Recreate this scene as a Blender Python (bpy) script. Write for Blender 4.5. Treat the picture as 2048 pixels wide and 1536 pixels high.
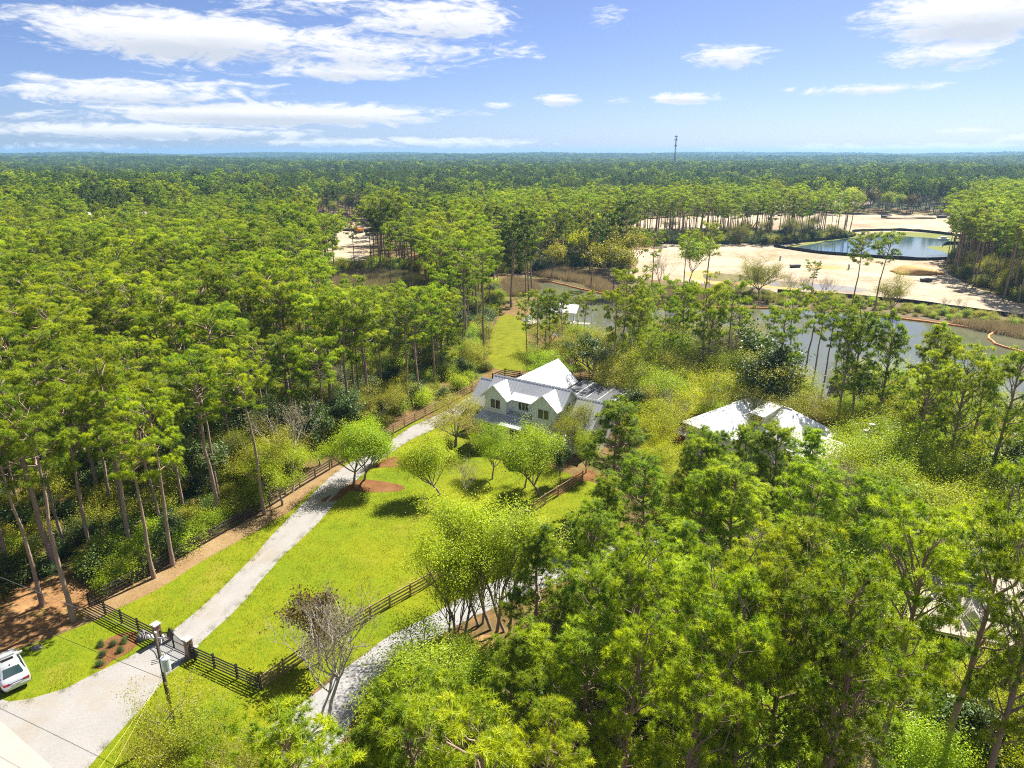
import bpy, bmesh, math, random
import numpy as np
from mathutils import Vector, Matrix
for o in list(bpy.data.objects): bpy.data.objects.remove(o)
SC = bpy.context.scene
COL = SC.collection
R = math.radians
# ------------------------------------------------------------------ camera
CAM_H = 36.0; FPX = 1365.33; PITCH = math.atan(460 / FPX)
cam = bpy.data.objects.new('camera', bpy.data.cameras.new('camera')); COL.objects.link(cam)
cam.data.sensor_width = 36; cam.data.lens = 24; cam.data.clip_start = 0.5; cam.data.clip_end = 30000
cam.location = (0, 0, CAM_H); cam.rotation_euler = (math.pi / 2 - PITCH, 0, 0)
SC.camera = cam
SP, CP = math.sin(PITCH), math.cos(PITCH)
def G(u, v, z=0.0):
    "ground point (at height z) that was surveyed at photo position u,v"
    x = (u - 1024) / FPX; y = (v - 768) / FPX; t = (CAM_H - z) / (SP + y * CP)
    return (t * x, t * (CP - y * SP))
def PJ(X, Y, Z):
    d = Y * CP + (CAM_H - Z) * SP
    return 1024 + FPX * X / d, 768 + FPX * ((CAM_H - Z) * CP - Y * SP) / d
def HGT(u, v, v2):
    "height of an upright thing standing at u,v that reaches row v2"
    X, Y = G(u, v); y = (v2 - 768) / FPX
    return CAM_H - (Y * y * CP + Y * SP) / (CP - y * SP)
# ------------------------------------------------------------------ sun, sky, exposure
SUN_EL, SUN_AZ = R(52), math.atan2(0.65, 0.76)          # azimuth clockwise from +Y
sd = Vector((math.sin(SUN_AZ) * math.cos(SUN_EL), math.cos(SUN_AZ) * math.cos(SUN_EL), math.sin(SUN_EL)))
sun = bpy.data.objects.new('sun', bpy.data.lights.new('sun', 'SUN')); COL.objects.link(sun)
sun.data.energy = 5.0; sun.data.angle = R(0.5); sun.data.color = (1.0, 0.95, 0.86)
sun.rotation_euler = sd.to_track_quat('Z', 'Y').to_euler()
W = bpy.data.worlds.new('World'); SC.world = W; W.use_nodes = True
def sky():
    nt = W.node_tree; nt.nodes.clear(); N = nt.nodes.new; L = nt.links.new
    out = N('ShaderNodeOutputWorld'); bg = N('ShaderNodeBackground'); bg.inputs[1].default_value = SKY_STRENGTH
    L(bg.outputs[0], out.inputs[0])
    st = N('ShaderNodeTexSky'); st.sky_type = 'NISHITA'; st.sun_disc = False
    st.sun_elevation = SUN_EL; st.sun_rotation = SUN_AZ; st.altitude = 30
    st.air_density = 0.6; st.dust_density = 0.7; st.ozone_density = 6.5
    tc = N('ShaderNodeTexCoord'); sep = N('ShaderNodeSeparateXYZ'); L(tc.outputs['Generated'], sep.inputs[0])
    def m(op, a, b=None, c=None):
        n = N('ShaderNodeMath'); n.operation = op
        for i, x in enumerate((a, b, c)):
            if x is None: continue
            if isinstance(x, (int, float)): n.inputs[i].default_value = x
            else: L(x, n.inputs[i])
        return n.outputs[0]
    az = m('MULTIPLY', m('ARCTAN2', sep.outputs[0], sep.outputs[1]), 180 / math.pi)
    el = m('MULTIPLY', m('ARCSINE', sep.outputs[2]), 180 / math.pi)
    # cloud banks: centre az, el and half sizes in degrees
    banks = []
    def bank(u, v, du, dv, k=1.0):
        x = (u - 1024) / FPX; y = (v - 768) / FPX
        dx, dy, dz = x, CP - y * SP, -(SP + y * CP)
        a = math.degrees(math.atan2(dx, dy)); e = math.degrees(math.atan2(dz, math.hypot(dx, dy)))
        s = math.degrees(1 / FPX)
        banks.append((a, e, du * s * .92, dv * s * .92, k))
    for b in [(400, 72, 330, 52, 1.25), (690, 100, 300, 44, .8), (870, 40, 180, 55, .95), (690, 140, 170, 24, .95), (950, 100, 130, 24, .55), (300, 185, 260, 30, .9), (480, 180, 90, 24, .4),
              (560, 228, 390, 27, 1.3), (330, 262, 320, 17, 1.1), (85, 154, 48, 11, .75), (800, 285, 320, 12, .75), (100, 293, 180, 9, .6),
              (1215, 33, 52, 24, .55), (1460, 112, 90, 26, .9), (1890, 108, 110, 27, .95), (1960, 20, 190, 60, 1.25), (1120, 200, 60, 14, 1.0),
              (1230, 200, 45, 9, .45), (1370, 196, 80, 13, .95), (1740, 178, 150, 11, .85), (1940, 261, 60, 9, .7), (1780, 296, 330, 10, .7), (2040, 278, 40, 10, .8),
              (60, 230, 60, 8, .35), (390, 136, 35, 8, .4), (1000, 210, 40, 6, .35), (650, 10, 150, 22, .5), (530, 20, 90, 20, .4)]: bank(*b)
    mask = None; low = None
    for a, e, sa, se, k in banks:
        p = m('DIVIDE', m('SUBTRACT', az, a), sa); q = m('DIVIDE', m('SUBTRACT', el, e), se)
        v = m('MULTIPLY', m('SUBTRACT', 1.0, m('ADD', m('MULTIPLY', p, p), m('MULTIPLY', q, q))), k)
        mask = v if mask is None else m('MAXIMUM', mask, v)
        w = m('MULTIPLY', m('MAXIMUM', v, 0.0), m('SUBTRACT', 0.15, q))
        low = w if low is None else m('MAXIMUM', low, w)
    # the same broken cloud goes on round and above the part of the sky in view
    cmb = N('ShaderNodeCombineXYZ'); L(az, cmb.inputs[0]); L(el, cmb.inputs[1])
    def noise(scale, sx, sy, detail, rough, dist=0.0, off=0.0):
        mp = N('ShaderNodeMapping'); mp.inputs['Scale'].default_value = (sx, sy, 1); mp.inputs['Location'].default_value = (off, off * .7, off)
        L(cmb.outputs[0], mp.inputs[0]); n = N('ShaderNodeTexNoise'); n.noise_dimensions = '2D'
        n.inputs['Scale'].default_value = scale; n.inputs['Detail'].default_value = detail
        n.inputs['Roughness'].default_value = rough; n.inputs['Distortion'].default_value = dist
        L(mp.outputs[0], n.inputs['Vector']); return n.outputs[0]
    gen = m('MULTIPLY', m('SUBTRACT', noise(.05, 1, 2.6, 2, .5, 0, 7.3), .52), 5.0)
    far = m('MAXIMUM', m('SUBTRACT', m('ABSOLUTE', az), 41.0), m('SUBTRACT', el, 12.5))
    farm = N('ShaderNodeMapRange'); L(far, farm.inputs[0]); farm.inputs[1].default_value = 0; farm.inputs[2].default_value = 3
    gsel = m('ADD', m('MULTIPLY', gen, farm.outputs[0]), m('MULTIPLY', m('SUBTRACT', 1.0, farm.outputs[0]), -3.0))
    mask = m('MAXIMUM', mask, gsel)
    n1 = noise(.22, 1, 4.2, 9, .62, .9); n2 = noise(.9, 1, 3.6, 6, .6, .4, 3.1)
    nn = m('ADD', m('MULTIPLY', n1, .68), m('MULTIPLY', n2, .32))
    d = m('ADD', m('MULTIPLY', m('MAXIMUM', mask, -2.0), .62), m('MULTIPLY', m('SUBTRACT', nn, .5), 2.25))
    dr = N('ShaderNodeMapRange'); dr.interpolation_type = 'SMOOTHSTEP'; L(d, dr.inputs[0])
    dr.inputs[1].default_value = .02; dr.inputs[2].default_value = .62
    dens = m('MULTIPLY', dr.outputs[0], .93)
    sh = N('ShaderNodeMapRange'); L(m('ADD', low, m('MULTIPLY', m('SUBTRACT', n1, .5), .35)), sh.inputs[0]); sh.inputs[1].default_value = .12; sh.inputs[2].default_value = .6
    cc = N('ShaderNodeMix'); cc.data_type = 'RGBA'; L(sh.outputs[0], cc.inputs[0])
    w = CLOUD
    cc.inputs[6].default_value = (w, w, w, 1); cc.inputs[7].default_value = (w * .66, w * .70, w * .76, 1)
    hs = N('ShaderNodeMix'); hs.data_type = 'RGBA'; hs.blend_type = 'MULTIPLY'; hs.inputs[0].default_value = 1; L(st.outputs[0], hs.inputs[6]); hs.inputs[7].default_value = (1.02, .94, 1.0, 1)
    mx = N('ShaderNodeMix'); mx.data_type = 'RGBA'; L(dens, mx.inputs[0]); L(hs.outputs[2], mx.inputs[6]); L(cc.outputs[2], mx.inputs[7])
    L(mx.outputs[2], bg.inputs[0])
SKY_STRENGTH, CLOUD = 0.053, 7.6
sky()
SC.view_settings.view_transform = 'Standard'; SC.view_settings.look = 'None'
SC.view_settings.exposure = 1.45; SC.view_settings.gamma = 1.0; SC.view_settings.use_curve_mapping = False
SC.render.engine = 'CYCLES'
cy = SC.cycles
cy.max_bounces = 6; cy.diffuse_bounces = 4; cy.glossy_bounces = 2; cy.transmission_bounces = 4; cy.transparent_max_bounces = 8; cy.volume_bounces = 0
cy.caustics_reflective = False; cy.caustics_refractive = False; cy.sample_clamp_indirect = 1.5
cy.use_denoising = False; cy.use_adaptive_sampling = False
cy.filter_width = 1.1
rng = np.random.default_rng(11); random.seed(5)
# ------------------------------------------------------------------ materials
MATS = {}
def nodes(name):
    m = bpy.data.materials.new(name); m.use_nodes = True; nt = m.node_tree; MATS[name] = m
    return m, nt, nt.nodes['Principled BSDF'], nt.nodes.new, nt.links.new
def plain(name, col, rough=.6, metal=0.0, var=.12, scale=3.0, bump=0.0, bscale=30.0, spec=.4):
    "paint, metal, wood: one colour with a little wear in it"
    m, nt, p, N, L = nodes(name)
    tc = N('ShaderNodeTexCoord'); n = N('ShaderNodeTexNoise'); n.inputs['Scale'].default_value = scale; n.inputs['Detail'].default_value = 6
    L(tc.outputs['Object'], n.inputs['Vector'])
    r = N('ShaderNodeValToRGB'); e = r.color_ramp.elements
    e[0].position = .3; e[1].position = .7
    e[0].color = (*[c * (1 - var) for c in col], 1); e[1].color = (*[min(1, c * (1 + var)) for c in col], 1)
    L(n.outputs[0], r.inputs[0]); L(r.outputs[0], p.inputs['Base Color'])
    p.inputs['Roughness'].default_value = rough; p.inputs['Metallic'].default_value = metal; p.inputs['Specular IOR Level'].default_value = spec
    if bump:
        b = N('ShaderNodeBump'); b.inputs['Strength'].default_value = bump; n2 = N('ShaderNodeTexNoise'); n2.inputs['Scale'].default_value = bscale
        L(tc.outputs['Object'], n2.inputs['Vector']); L(n2.outputs[0], b.inputs['Height']); L(b.outputs[0], p.inputs['Normal'])
    return m
def earth(name, stops, s1, s2, rough=.95, bump=.4, bs=6.0, mixw=.5, s3=None, c3=None, t3=(.55, .7), fine=0.0):
    "ground: two noises through a ramp, an optional third as patches of another colour"
    m, nt, p, N, L = nodes(name)
    tc = N('ShaderNodeTexCoord')
    def nz(s, det=8, rg=.6):
        n = N('ShaderNodeTexNoise'); n.inputs['Scale'].default_value = s; n.inputs['Detail'].default_value = det; n.inputs['Roughness'].default_value = rg
        L(tc.outputs['Object'], n.inputs['Vector']); return n.outputs[0]
    a = nz(s1); b = nz(s2)
    mx = N('ShaderNodeMix'); mx.inputs[0].default_value = mixw; L(a, mx.inputs[2]); L(b, mx.inputs[3])
    r = N('ShaderNodeValToRGB'); e = r.color_ramp.elements
    while len(e) < len(stops): e.new(.5)
    for k, (pos, c) in enumerate(stops): e[k].position = pos; e[k].color = (*c, 1)
    L(mx.outputs[0], r.inputs[0]); col = r.outputs[0]
    if s3:
        mr = N('ShaderNodeMapRange'); L(nz(s3, 6, .65), mr.inputs[0]); mr.inputs[1].default_value = t3[0]; mr.inputs[2].default_value = t3[1]
        m2 = N('ShaderNodeMix'); m2.data_type = 'RGBA'; L(mr.outputs[0], m2.inputs[0]); L(col, m2.inputs[6]); m2.inputs[7].default_value = (*c3, 1); col = m2.outputs[2]
    L(col, p.inputs['Base Color']); p.inputs['Roughness'].default_value = rough; p.inputs['Specular IOR Level'].default_value = .15
    bp = N('ShaderNodeBump'); bp.inputs['Strength'].default_value = bump; bp.inputs['Distance'].default_value = .15; L(nz(bs, 4), bp.inputs['Height']); L(bp.outputs[0], p.inputs['Normal'])
    return m
def leaf(name, ca, cb, trans=.42, rough=.5, spec=.3, hue=.012, val=.22, tcol=1.25):
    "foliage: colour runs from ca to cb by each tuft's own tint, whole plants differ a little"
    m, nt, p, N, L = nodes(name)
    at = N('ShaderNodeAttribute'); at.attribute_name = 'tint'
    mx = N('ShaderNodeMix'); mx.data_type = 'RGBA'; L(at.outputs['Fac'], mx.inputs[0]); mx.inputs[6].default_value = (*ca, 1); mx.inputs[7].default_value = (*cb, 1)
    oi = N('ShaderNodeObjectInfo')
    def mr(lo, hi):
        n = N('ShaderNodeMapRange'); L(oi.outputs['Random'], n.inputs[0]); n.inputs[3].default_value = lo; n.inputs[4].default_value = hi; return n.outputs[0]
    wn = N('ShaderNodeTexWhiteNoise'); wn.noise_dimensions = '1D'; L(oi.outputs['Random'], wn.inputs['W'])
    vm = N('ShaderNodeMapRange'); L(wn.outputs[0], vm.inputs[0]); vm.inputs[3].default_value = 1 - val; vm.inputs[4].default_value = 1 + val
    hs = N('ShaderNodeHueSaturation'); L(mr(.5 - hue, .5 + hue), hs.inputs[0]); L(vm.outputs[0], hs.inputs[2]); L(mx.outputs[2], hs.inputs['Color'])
    L(hs.outputs[0], p.inputs['Base Color']); p.inputs['Roughness'].default_value = rough; p.inputs['Specular IOR Level'].default_value = spec
    tr = N('ShaderNodeBsdfTranslucent'); ts = N('ShaderNodeMix'); ts.data_type = 'RGBA'; ts.blend_type = 'MULTIPLY'; ts.inputs[0].default_value = 1
    L(hs.outputs[0], ts.inputs[6]); ts.inputs[7].default_value = (tcol * 1.05, tcol, tcol * .55, 1); L(ts.outputs[2], tr.inputs[0])
    ms = N('ShaderNodeMixShader'); ms.inputs[0].default_value = trans; L(p.outputs[0], ms.inputs[1]); L(tr.outputs[0], ms.inputs[2])
    L(ms.outputs[0], nt.nodes['Material Output'].inputs[0])
    return m
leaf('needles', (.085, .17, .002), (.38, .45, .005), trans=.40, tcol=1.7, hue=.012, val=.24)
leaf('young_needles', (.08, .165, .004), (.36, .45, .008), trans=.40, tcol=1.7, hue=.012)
leaf('dark_needles', (.05, .105, .008), (.15, .21, .014), trans=.3, tcol=1.6, hue=.02, val=.3)  # darker pine kind; also puts shade between far crowns into the colour
leaf('bright_leaves', (.20, .32, .005), (.37, .44, .008), trans=.45, tcol=1.5)
leaf('maple_leaves', (.27, .38, .006), (.46, .52, .010), trans=.48, tcol=1.4)
leaf('olive_leaves', (.15, .19, .012), (.35, .335, .016), trans=.42, tcol=1.5)
leaf('gold_leaves', (.22, .28, .004), (.43, .46, .006), trans=.45, tcol=1.5)
leaf('dark_leaves', (.045, .09, .018), (.11, .16, .028), trans=.3, rough=.5, spec=.4)
leaf('bud_leaves', (.17, .16, .08), (.26, .22, .08), trans=.4)
leaf('rust_leaves', (.08, .07, .018), (.20, .13, .03), trans=.4)
leaf('reed', (.17, .13, .10), (.31, .25, .19), trans=.35, hue=.01)
leaf('turf', (.09, .15, .003), (.25, .25, .01), trans=.35, hue=.03)
leaf('pale_reed', (.18, .18, .09), (.30, .28, .14), trans=.35, hue=.01)
def bark(name, a, b, sc=6.0):
    m, nt, p, N, L = nodes(name); tc = N('ShaderNodeTexCoord'); mp = N('ShaderNodeMapping'); mp.inputs['Scale'].default_value = (1, 1, .3); L(tc.outputs['Object'], mp.inputs[0])
    v = N('ShaderNodeTexVoronoi'); v.inputs['Scale'].default_value = sc; L(mp.outputs[0], v.inputs['Vector'])
    n = N('ShaderNodeTexNoise'); n.inputs['Scale'].default_value = sc * .5; n.inputs['Detail'].default_value = 5; L(mp.outputs[0], n.inputs['Vector'])
    mx = N('ShaderNodeMix'); mx.data_type = 'RGBA'; L(n.outputs[0], mx.inputs[0]); mx.inputs[6].default_value = (*a, 1); mx.inputs[7].default_value = (*b, 1)
    L(mx.outputs[2], p.inputs['Base Color']); p.inputs['Roughness'].default_value = .9; p.inputs['Specular IOR Level'].default_value = .1
    bp = N('ShaderNodeBump'); bp.inputs['Strength'].default_value = .6; bp.inputs['Distance'].default_value = .04; L(v.outputs[0], bp.inputs['Height']); L(bp.outputs[0], p.inputs['Normal'])
bark('pine_bark', (.18, .12, .085), (.40, .30, .24)); bark('grey_bark', (.16, .14, .12), (.36, .32, .27), 10); bark('pale_bark', (.30, .27, .23), (.52, .47, .40), 12)
earth('forest_floor', [(.32, (.06, .05, .018)), (.46, (.12, .08, .03)), (.58, (.20, .115, .045)), (.75, (.28, .18, .08))], .06, 1.1, s3=.12, c3=(.08, .12, .014), t3=(.5, .62), bs=3)
earth('far_floor', [(.35, (.03, .04, .012)), (.6, (.06, .07, .02)), (.75, (.10, .085, .04))], .01, .15, bs=1)
earth('lawn_grass', [(.30, (0.079, 0.138, 0.002)), (.44, (0.135, 0.184, 0.003)), (.56, (0.191, 0.209, 0.004)), (.72, (0.251, 0.230, 0.012))], .10, 2.4, s3=.16, c3=(0.228, 0.209, 0.022), t3=(.57, .74), bump=.6, bs=20, mixw=.45)
earth('meadow_grass', [(.3, (0.108, 0.140, 0.002)), (.6, (0.173, 0.177, 0.003)), (.8, (0.217, 0.193, 0.010))], .1, 1.5, bump=.5, bs=12)
earth('dormant_grass', [(.3, (.15, .15, .03)), (.5, (.23, .20, .06)), (.7, (.30, .25, .09))], .2, 2.5, bump=.5, bs=12)
earth('gravel', [(.25, (0.218, 0.211, 0.202)), (.5, (0.294, 0.285, 0.279)), (.75, (0.371, 0.363, 0.356))], .5, 9.0, s3=.25, c3=(0.256, 0.227, 0.181), t3=(.58, .85), bump=.45, bs=55, mixw=.6)
earth('sandy_gravel', [(.25, (0.213, 0.201, 0.183)), (.5, (0.272, 0.258, 0.243)), (.75, (0.332, 0.318, 0.303))], .35, 7.0, s3=.13, c3=(0.255, 0.204, 0.126), t3=(.5, .74), bump=.35, bs=55, mixw=.55)
earth('worn_gravel', [(.25, (.19, .18, .16)), (.5, (.27, .255, .235)), (.75, (.34, .325, .30))], .7, 8.0, bump=.4, bs=50)
earth('old_road', [(.25, (0.282, 0.259, 0.222)), (.75, (0.358, 0.337, 0.302))], .6, 6.0, bump=.3, bs=14)
earth('concrete', [(.3, (0.236, 0.236, 0.223)), (.7, (0.315, 0.308, 0.295))], .6, 7, bump=.15, bs=20)
earth('pine_straw', [(.28, (.12, .06, .025)), (.46, (.24, .125, .05)), (.64, (.36, .21, .09)), (.78, (.42, .29, .15))], .3, 4.0, s3=.22, c3=(.10, .13, .015), t3=(.56, .68), bump=.7, bs=9)
earth('dry_straw', [(.28, (0.145, 0.083, 0.032)), (.5, (0.239, 0.156, 0.072)), (.72, (0.318, 0.231, 0.123))], .3, 4.0, s3=.5, c3=(0.109, 0.116, 0.021), t3=(.62, .75), bump=.6, bs=9)
earth('mulch', [(.28, (.09, .04, .017)), (.48, (.17, .075, .028)), (.66, (.25, .125, .05)), (.8, (.30, .19, .09))], .6, 7, s3=1.1, c3=(.16, .14, .04), t3=(.6, .72), bump=.8, bs=14)
earth('construction_sand', [(.33, (0.170, 0.122, 0.071)), (.43, (0.280, 0.216, 0.139)), (.52, (0.370, 0.301, 0.210)), (.66, (0.470, 0.395, 0.290))], .045, .6, s3=.02, c3=(0.260, 0.169, 0.084), t3=(.54, .68), bump=.6, bs=.5, mixw=.42)
earth('ochre_sand', [(.3, (.34, .20, .07)), (.7, (.48, .31, .13))], .1, .8, bump=.4, bs=1.5)
earth('bank_grass', [(.3, (.10, .13, .02)), (.7, (.20, .20, .045))], .1, .8, bump=.5, bs=3)
earth('mud', [(.3, (.09, .065, .04)), (.7, (.17, .125, .08))], .3, 2, bump=.3, bs=4)
def water(name, col, rough=.05, bs=1.2, bump=.10):
    m, nt, p, N, L = nodes(name); tc = N('ShaderNodeTexCoord')
    n0 = N('ShaderNodeTexNoise'); n0.inputs['Scale'].default_value = .05; L(tc.outputs['Object'], n0.inputs['Vector'])
    mx = N('ShaderNodeMix'); mx.data_type = 'RGBA'; L(n0.outputs[0], mx.inputs[0]); mx.inputs[6].default_value = (*col, 1); mx.inputs[7].default_value = (*[c * 1.5 for c in col], 1)
    L(mx.outputs[2], p.inputs['Base Color']); p.inputs['Roughness'].default_value = rough; p.inputs['IOR'].default_value = 1.33; p.inputs['Specular IOR Level'].default_value = 1.0
    n = N('ShaderNodeTexNoise'); n.inputs['Scale'].default_value = bs; n.inputs['Detail'].default_value = 5; mp = N('ShaderNodeMapping'); mp.inputs['Scale'].default_value = (1, .7, 1); L(tc.outputs['Object'], mp.inputs[0]); L(mp.outputs[0], n.inputs['Vector'])
    b = N('ShaderNodeBump'); b.inputs['Strength'].default_value = bump; b.inputs['Distance'].default_value = .1; L(n.outputs[0], b.inputs['Height']); L(b.outputs[0], p.inputs['Normal'])
water('river_water', (.085, .088, .052), rough=.025, bump=.05); water('pond_water', (.045, .075, .085), rough=.04, bump=.14); water('puddle_water', (.20, .16, .09), rough=.03, bump=.03)
plain('white_paint', (.78, .78, .77), .5, var=.04); plain('white_roof', (.80, .80, .80), .42, var=.03, scale=1.2); plain('grey_metal_roof', (.52, .53, .54), .38, .35, var=.05, scale=.8)
plain('board_white', (.76, .775, .80), .6, var=.05, bump=.1)
plain('trim', (.80, .80, .79), .45, var=.03)
plain('dark_paint', (.02, .02, .022), .5); plain('door_dark', (.03, .035, .04), .4); plain('deck_wood', (.20, .15, .10), .8, var=.25)
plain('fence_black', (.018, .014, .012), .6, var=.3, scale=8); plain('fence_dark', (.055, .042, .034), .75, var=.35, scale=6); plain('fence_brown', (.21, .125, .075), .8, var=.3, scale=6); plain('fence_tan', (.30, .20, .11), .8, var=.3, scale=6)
plain('red_wood', (.26, .07, .035), .75, var=.3, scale=5); plain('grey_wood', (.34, .30, .26), .85, var=.25, scale=4)
plain('screen_frame', (.70, .70, .68), .4); plain('cap_stone', (.50, .47, .43), .8, var=.08, bump=.2)
plain('pole_wood', (.085, .075, .05), .85, var=.4, scale=5, bump=.5); plain('galvanised', (.55, .58, .60), .35, .5); plain('transformer_paint', (.56, .62, .66), .35, .2); plain('porcelain', (.75, .78, .82), .2)
plain('wire', (.30, .30, .30), .4, .6); plain('yellow_guard', (.60, .55, .12), .5)
plain('car_silver', (.62, .64, .67), .28, .55, var=.03); plain('car_white', (.72, .72, .72), .3); plain('car_blue', (.08, .20, .42), .3); plain('car_red', (.35, .04, .03), .3); plain('tyre', (.02, .02, .02), .9); plain('rim', (.45, .46, .47), .3, .8)
plain('tail_light', (.45, .01, .015), .2); plain('black_trim', (.012, .012, .013), .35)
plain('boom_orange', (.62, .22, .04), .5, var=.25, scale=.6); plain('silt_black', (.016, .014, .013), .8, var=.4)
plain('machine_orange', (.55, .20, .02), .45); plain('machine_yellow', (.55, .36, .03), .45); plain('steel_dark', (.06, .06, .065), .5, .4); plain('tower_steel', (.17, .16, .16), .5, .4)
plain('tan_roof', (.50, .43, .33), .7, var=.1, scale=2, bump=.2); plain('brown_roof', (.27, .20, .15), .8, var=.15); plain('beige_wall', (.55, .50, .42), .7); plain('boat_blue', (.10, .35, .45), .35)
plain('soil_pipe', (.42, .40, .37), .8); plain('rock', (.20, .18, .16), .9, var=.3, bump=.6, bscale=8)
def glass(name, col):
    m, nt, p, N, L = nodes(name); p.inputs['Base Color'].default_value = (*col, 1); p.inputs['Roughness'].default_value = .03; p.inputs['Specular IOR Level'].default_value = .9
    tc = N('ShaderNodeTexCoord'); n = N('ShaderNodeTexNoise'); n.inputs['Scale'].default_value = .8; L(tc.outputs['Object'], n.inputs['Vector'])
    b = N('ShaderNodeBump'); b.inputs['Strength'].default_value = .02; L(n.outputs[0], b.inputs['Height']); L(b.outputs[0], p.inputs['Normal'])
glass('window_glass', (.015, .02, .02)); glass('car_glass', (.01, .03, .03))
def screen_mat():
    m, nt, p, N, L = nodes('screen_mesh'); p.inputs['Base Color'].default_value = (.075, .08, .085, 1); p.inputs['Roughness'].default_value = .6
    tr = N('ShaderNodeBsdfTransparent'); ms = N('ShaderNodeMixShader'); ms.inputs[0].default_value = .8
    L(tr.outputs[0], ms.inputs[1]); L(p.outputs[0], ms.inputs[2]); L(ms.outputs[0], nt.nodes['Material Output'].inputs[0])
screen_mat()
def brick_mat():
    m, nt, p, N, L = nodes('pillar_brick'); tc = N('ShaderNodeTexCoord'); mp = N('ShaderNodeMapping'); mp.inputs['Rotation'].default_value = (R(90), 0, 0)
    sp = N('ShaderNodeSeparateXYZ'); L(tc.outputs['Object'], sp.inputs[0]); ad = N('ShaderNodeMath'); L(sp.outputs[0], ad.inputs[0]); L(sp.outputs[1], ad.inputs[1])
    cb = N('ShaderNodeCombineXYZ'); L(ad.outputs[0], cb.inputs[0]); L(sp.outputs[2], cb.inputs[1])
    b = N('ShaderNodeTexBrick'); b.inputs['Scale'].default_value = 4.2; b.inputs['Color1'].default_value = (.20, .095, .06, 1); b.inputs['Color2'].default_value = (.34, .20, .14, 1); b.inputs['Mortar'].default_value = (.36, .31, .26, 1); b.inputs['Mortar Size'].default_value = .015
    L(cb.outputs[0], b.inputs['Vector']); L(b.outputs[0], p.inputs['Base Color']); p.inputs['Roughness'].default_value = .9
    bp = N('ShaderNodeBump'); bp.inputs['Strength'].default_value = .5; bp.inputs['Distance'].default_value = .02; L(b.outputs['Fac'], bp.inputs['Height']); bp.invert = True; L(bp.outputs[0], p.inputs['Normal'])
brick_mat()
# ------------------------------------------------------------------ builders
class MB:
    def __init__(s): s.v = []; s.f = []
    def quad(s, *p): n = len(s.v); s.v += [tuple(q) for q in p]; s.f.append(tuple(range(n, n + len(p)))); return s
    def box(s, x0, x1, y0, y1, z0, z1):
        n = len(s.v); s.v += [(x, y, z) for z in (z0, z1) for y in (y0, y1) for x in (x0, x1)]
        s.f += [tuple(n + i for i in f) for f in ((0, 2, 3, 1), (4, 5, 7, 6), (0, 1, 5, 4), (2, 6, 7, 3), (0, 4, 6, 2), (1, 3, 7, 5))]; return s
    def slab(s, pts, t):
        "a plate: polygon pts with thickness t below it along its normal"
        p = [Vector(q) for q in pts]; nrm = (p[1] - p[0]).cross(p[2] - p[0]).normalized()
        if nrm.z < 0: p.reverse(); nrm = -nrm
        n = len(s.v); k = len(p); s.v += [tuple(q) for q in p] + [tuple(q - nrm * t) for q in p]
        s.f.append(tuple(range(n, n + k))); s.f.append(tuple(range(n + 2 * k - 1, n + k - 1, -1)))
        for i in range(k): j = (i + 1) % k; s.f.append((n + i, n + k + i, n + k + j, n + j))
        return s
    def prism(s, pts, d):
        "polygon pts extruded by vector d"
        n = len(s.v); k = len(pts); d = Vector(d); s.v += [tuple(q) for q in pts] + [tuple(Vector(q) + d) for q in pts]
        s.f.append(tuple(range(n + k - 1, n - 1, -1))); s.f.append(tuple(range(n + k, n + 2 * k)))
        for i in range(k): j = (i + 1) % k; s.f.append((n + i, n + j, n + k + j, n + k + i))
        return s
    def tube(s, path, rad, sides=8, cap=True):
        P = [Vector(p) for p in path]; n0 = len(s.v)
        if not hasattr(rad, '__len__'): rad = [rad] * len(P)
        ref = None
        for i, p in enumerate(P):
            t = (P[min(i + 1, len(P) - 1)] - P[max(i - 1, 0)]).normalized()
            if ref is None: ref = Vector((0, 0, 1)) if abs(t.z) < .9 else Vector((1, 0, 0))
            a = t.cross(ref).normalized(); b = t.cross(a).normalized(); ref = -b if False else ref
            for k in range(sides):
                th = 2 * math.pi * k / sides; s.v.append(tuple(p + (a * math.cos(th) + b * math.sin(th)) * rad[i]))
        for i in range(len(P) - 1):
            for k in range(sides):
                k2 = (k + 1) % sides; s.f.append((n0 + i * sides + k, n0 + i * sides + k2, n0 + (i + 1) * sides + k2, n0 + (i + 1) * sides + k))
        if cap: s.f.append(tuple(n0 + k for k in range(sides))); s.f.append(tuple(n0 + (len(P) - 1) * sides + k for k in range(sides - 1, -1, -1)))
        return s
    def mesh(s, name, mat, smooth=False):
        me = bpy.data.meshes.new(name); me.from_pydata(s.v, [], s.f); me.materials.append(MATS[mat])
        bm = bmesh.new(); bm.from_mesh(me); bmesh.ops.recalc_face_normals(bm, faces=bm.faces); bm.to_mesh(me); bm.free()
        if smooth: me.polygons.foreach_set('use_smooth', [True] * len(me.polygons))
        return me
    def build(s, name, mat, parent=None, smooth=False): return link(name, s.mesh(name, mat, smooth), parent)
def link(name, data, parent=None, loc=None, rz=None, scale=None):
    o = bpy.data.objects.new(name, data); COL.objects.link(o)
    if parent is not None: o.parent = parent
    if loc is not None: o.location = loc
    if rz is not None: o.rotation_euler = (0, 0, rz)
    if scale is not None: o.scale = scale
    return o
def tag(o, label, cat=None, group=None, kind=None):
    o['label'] = label
    if cat: o['category'] = cat
    if group: o['group'] = group
    if kind: o['kind'] = kind
    return o
def thing(name, label, cat, loc=(0, 0, 0), rz=0.0, group=None): return tag(link(name, None, None, loc, rz), label, cat, group)
def box(name, mat, parent, *b): return MB().box(*b).build(name, mat, parent)
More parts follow.
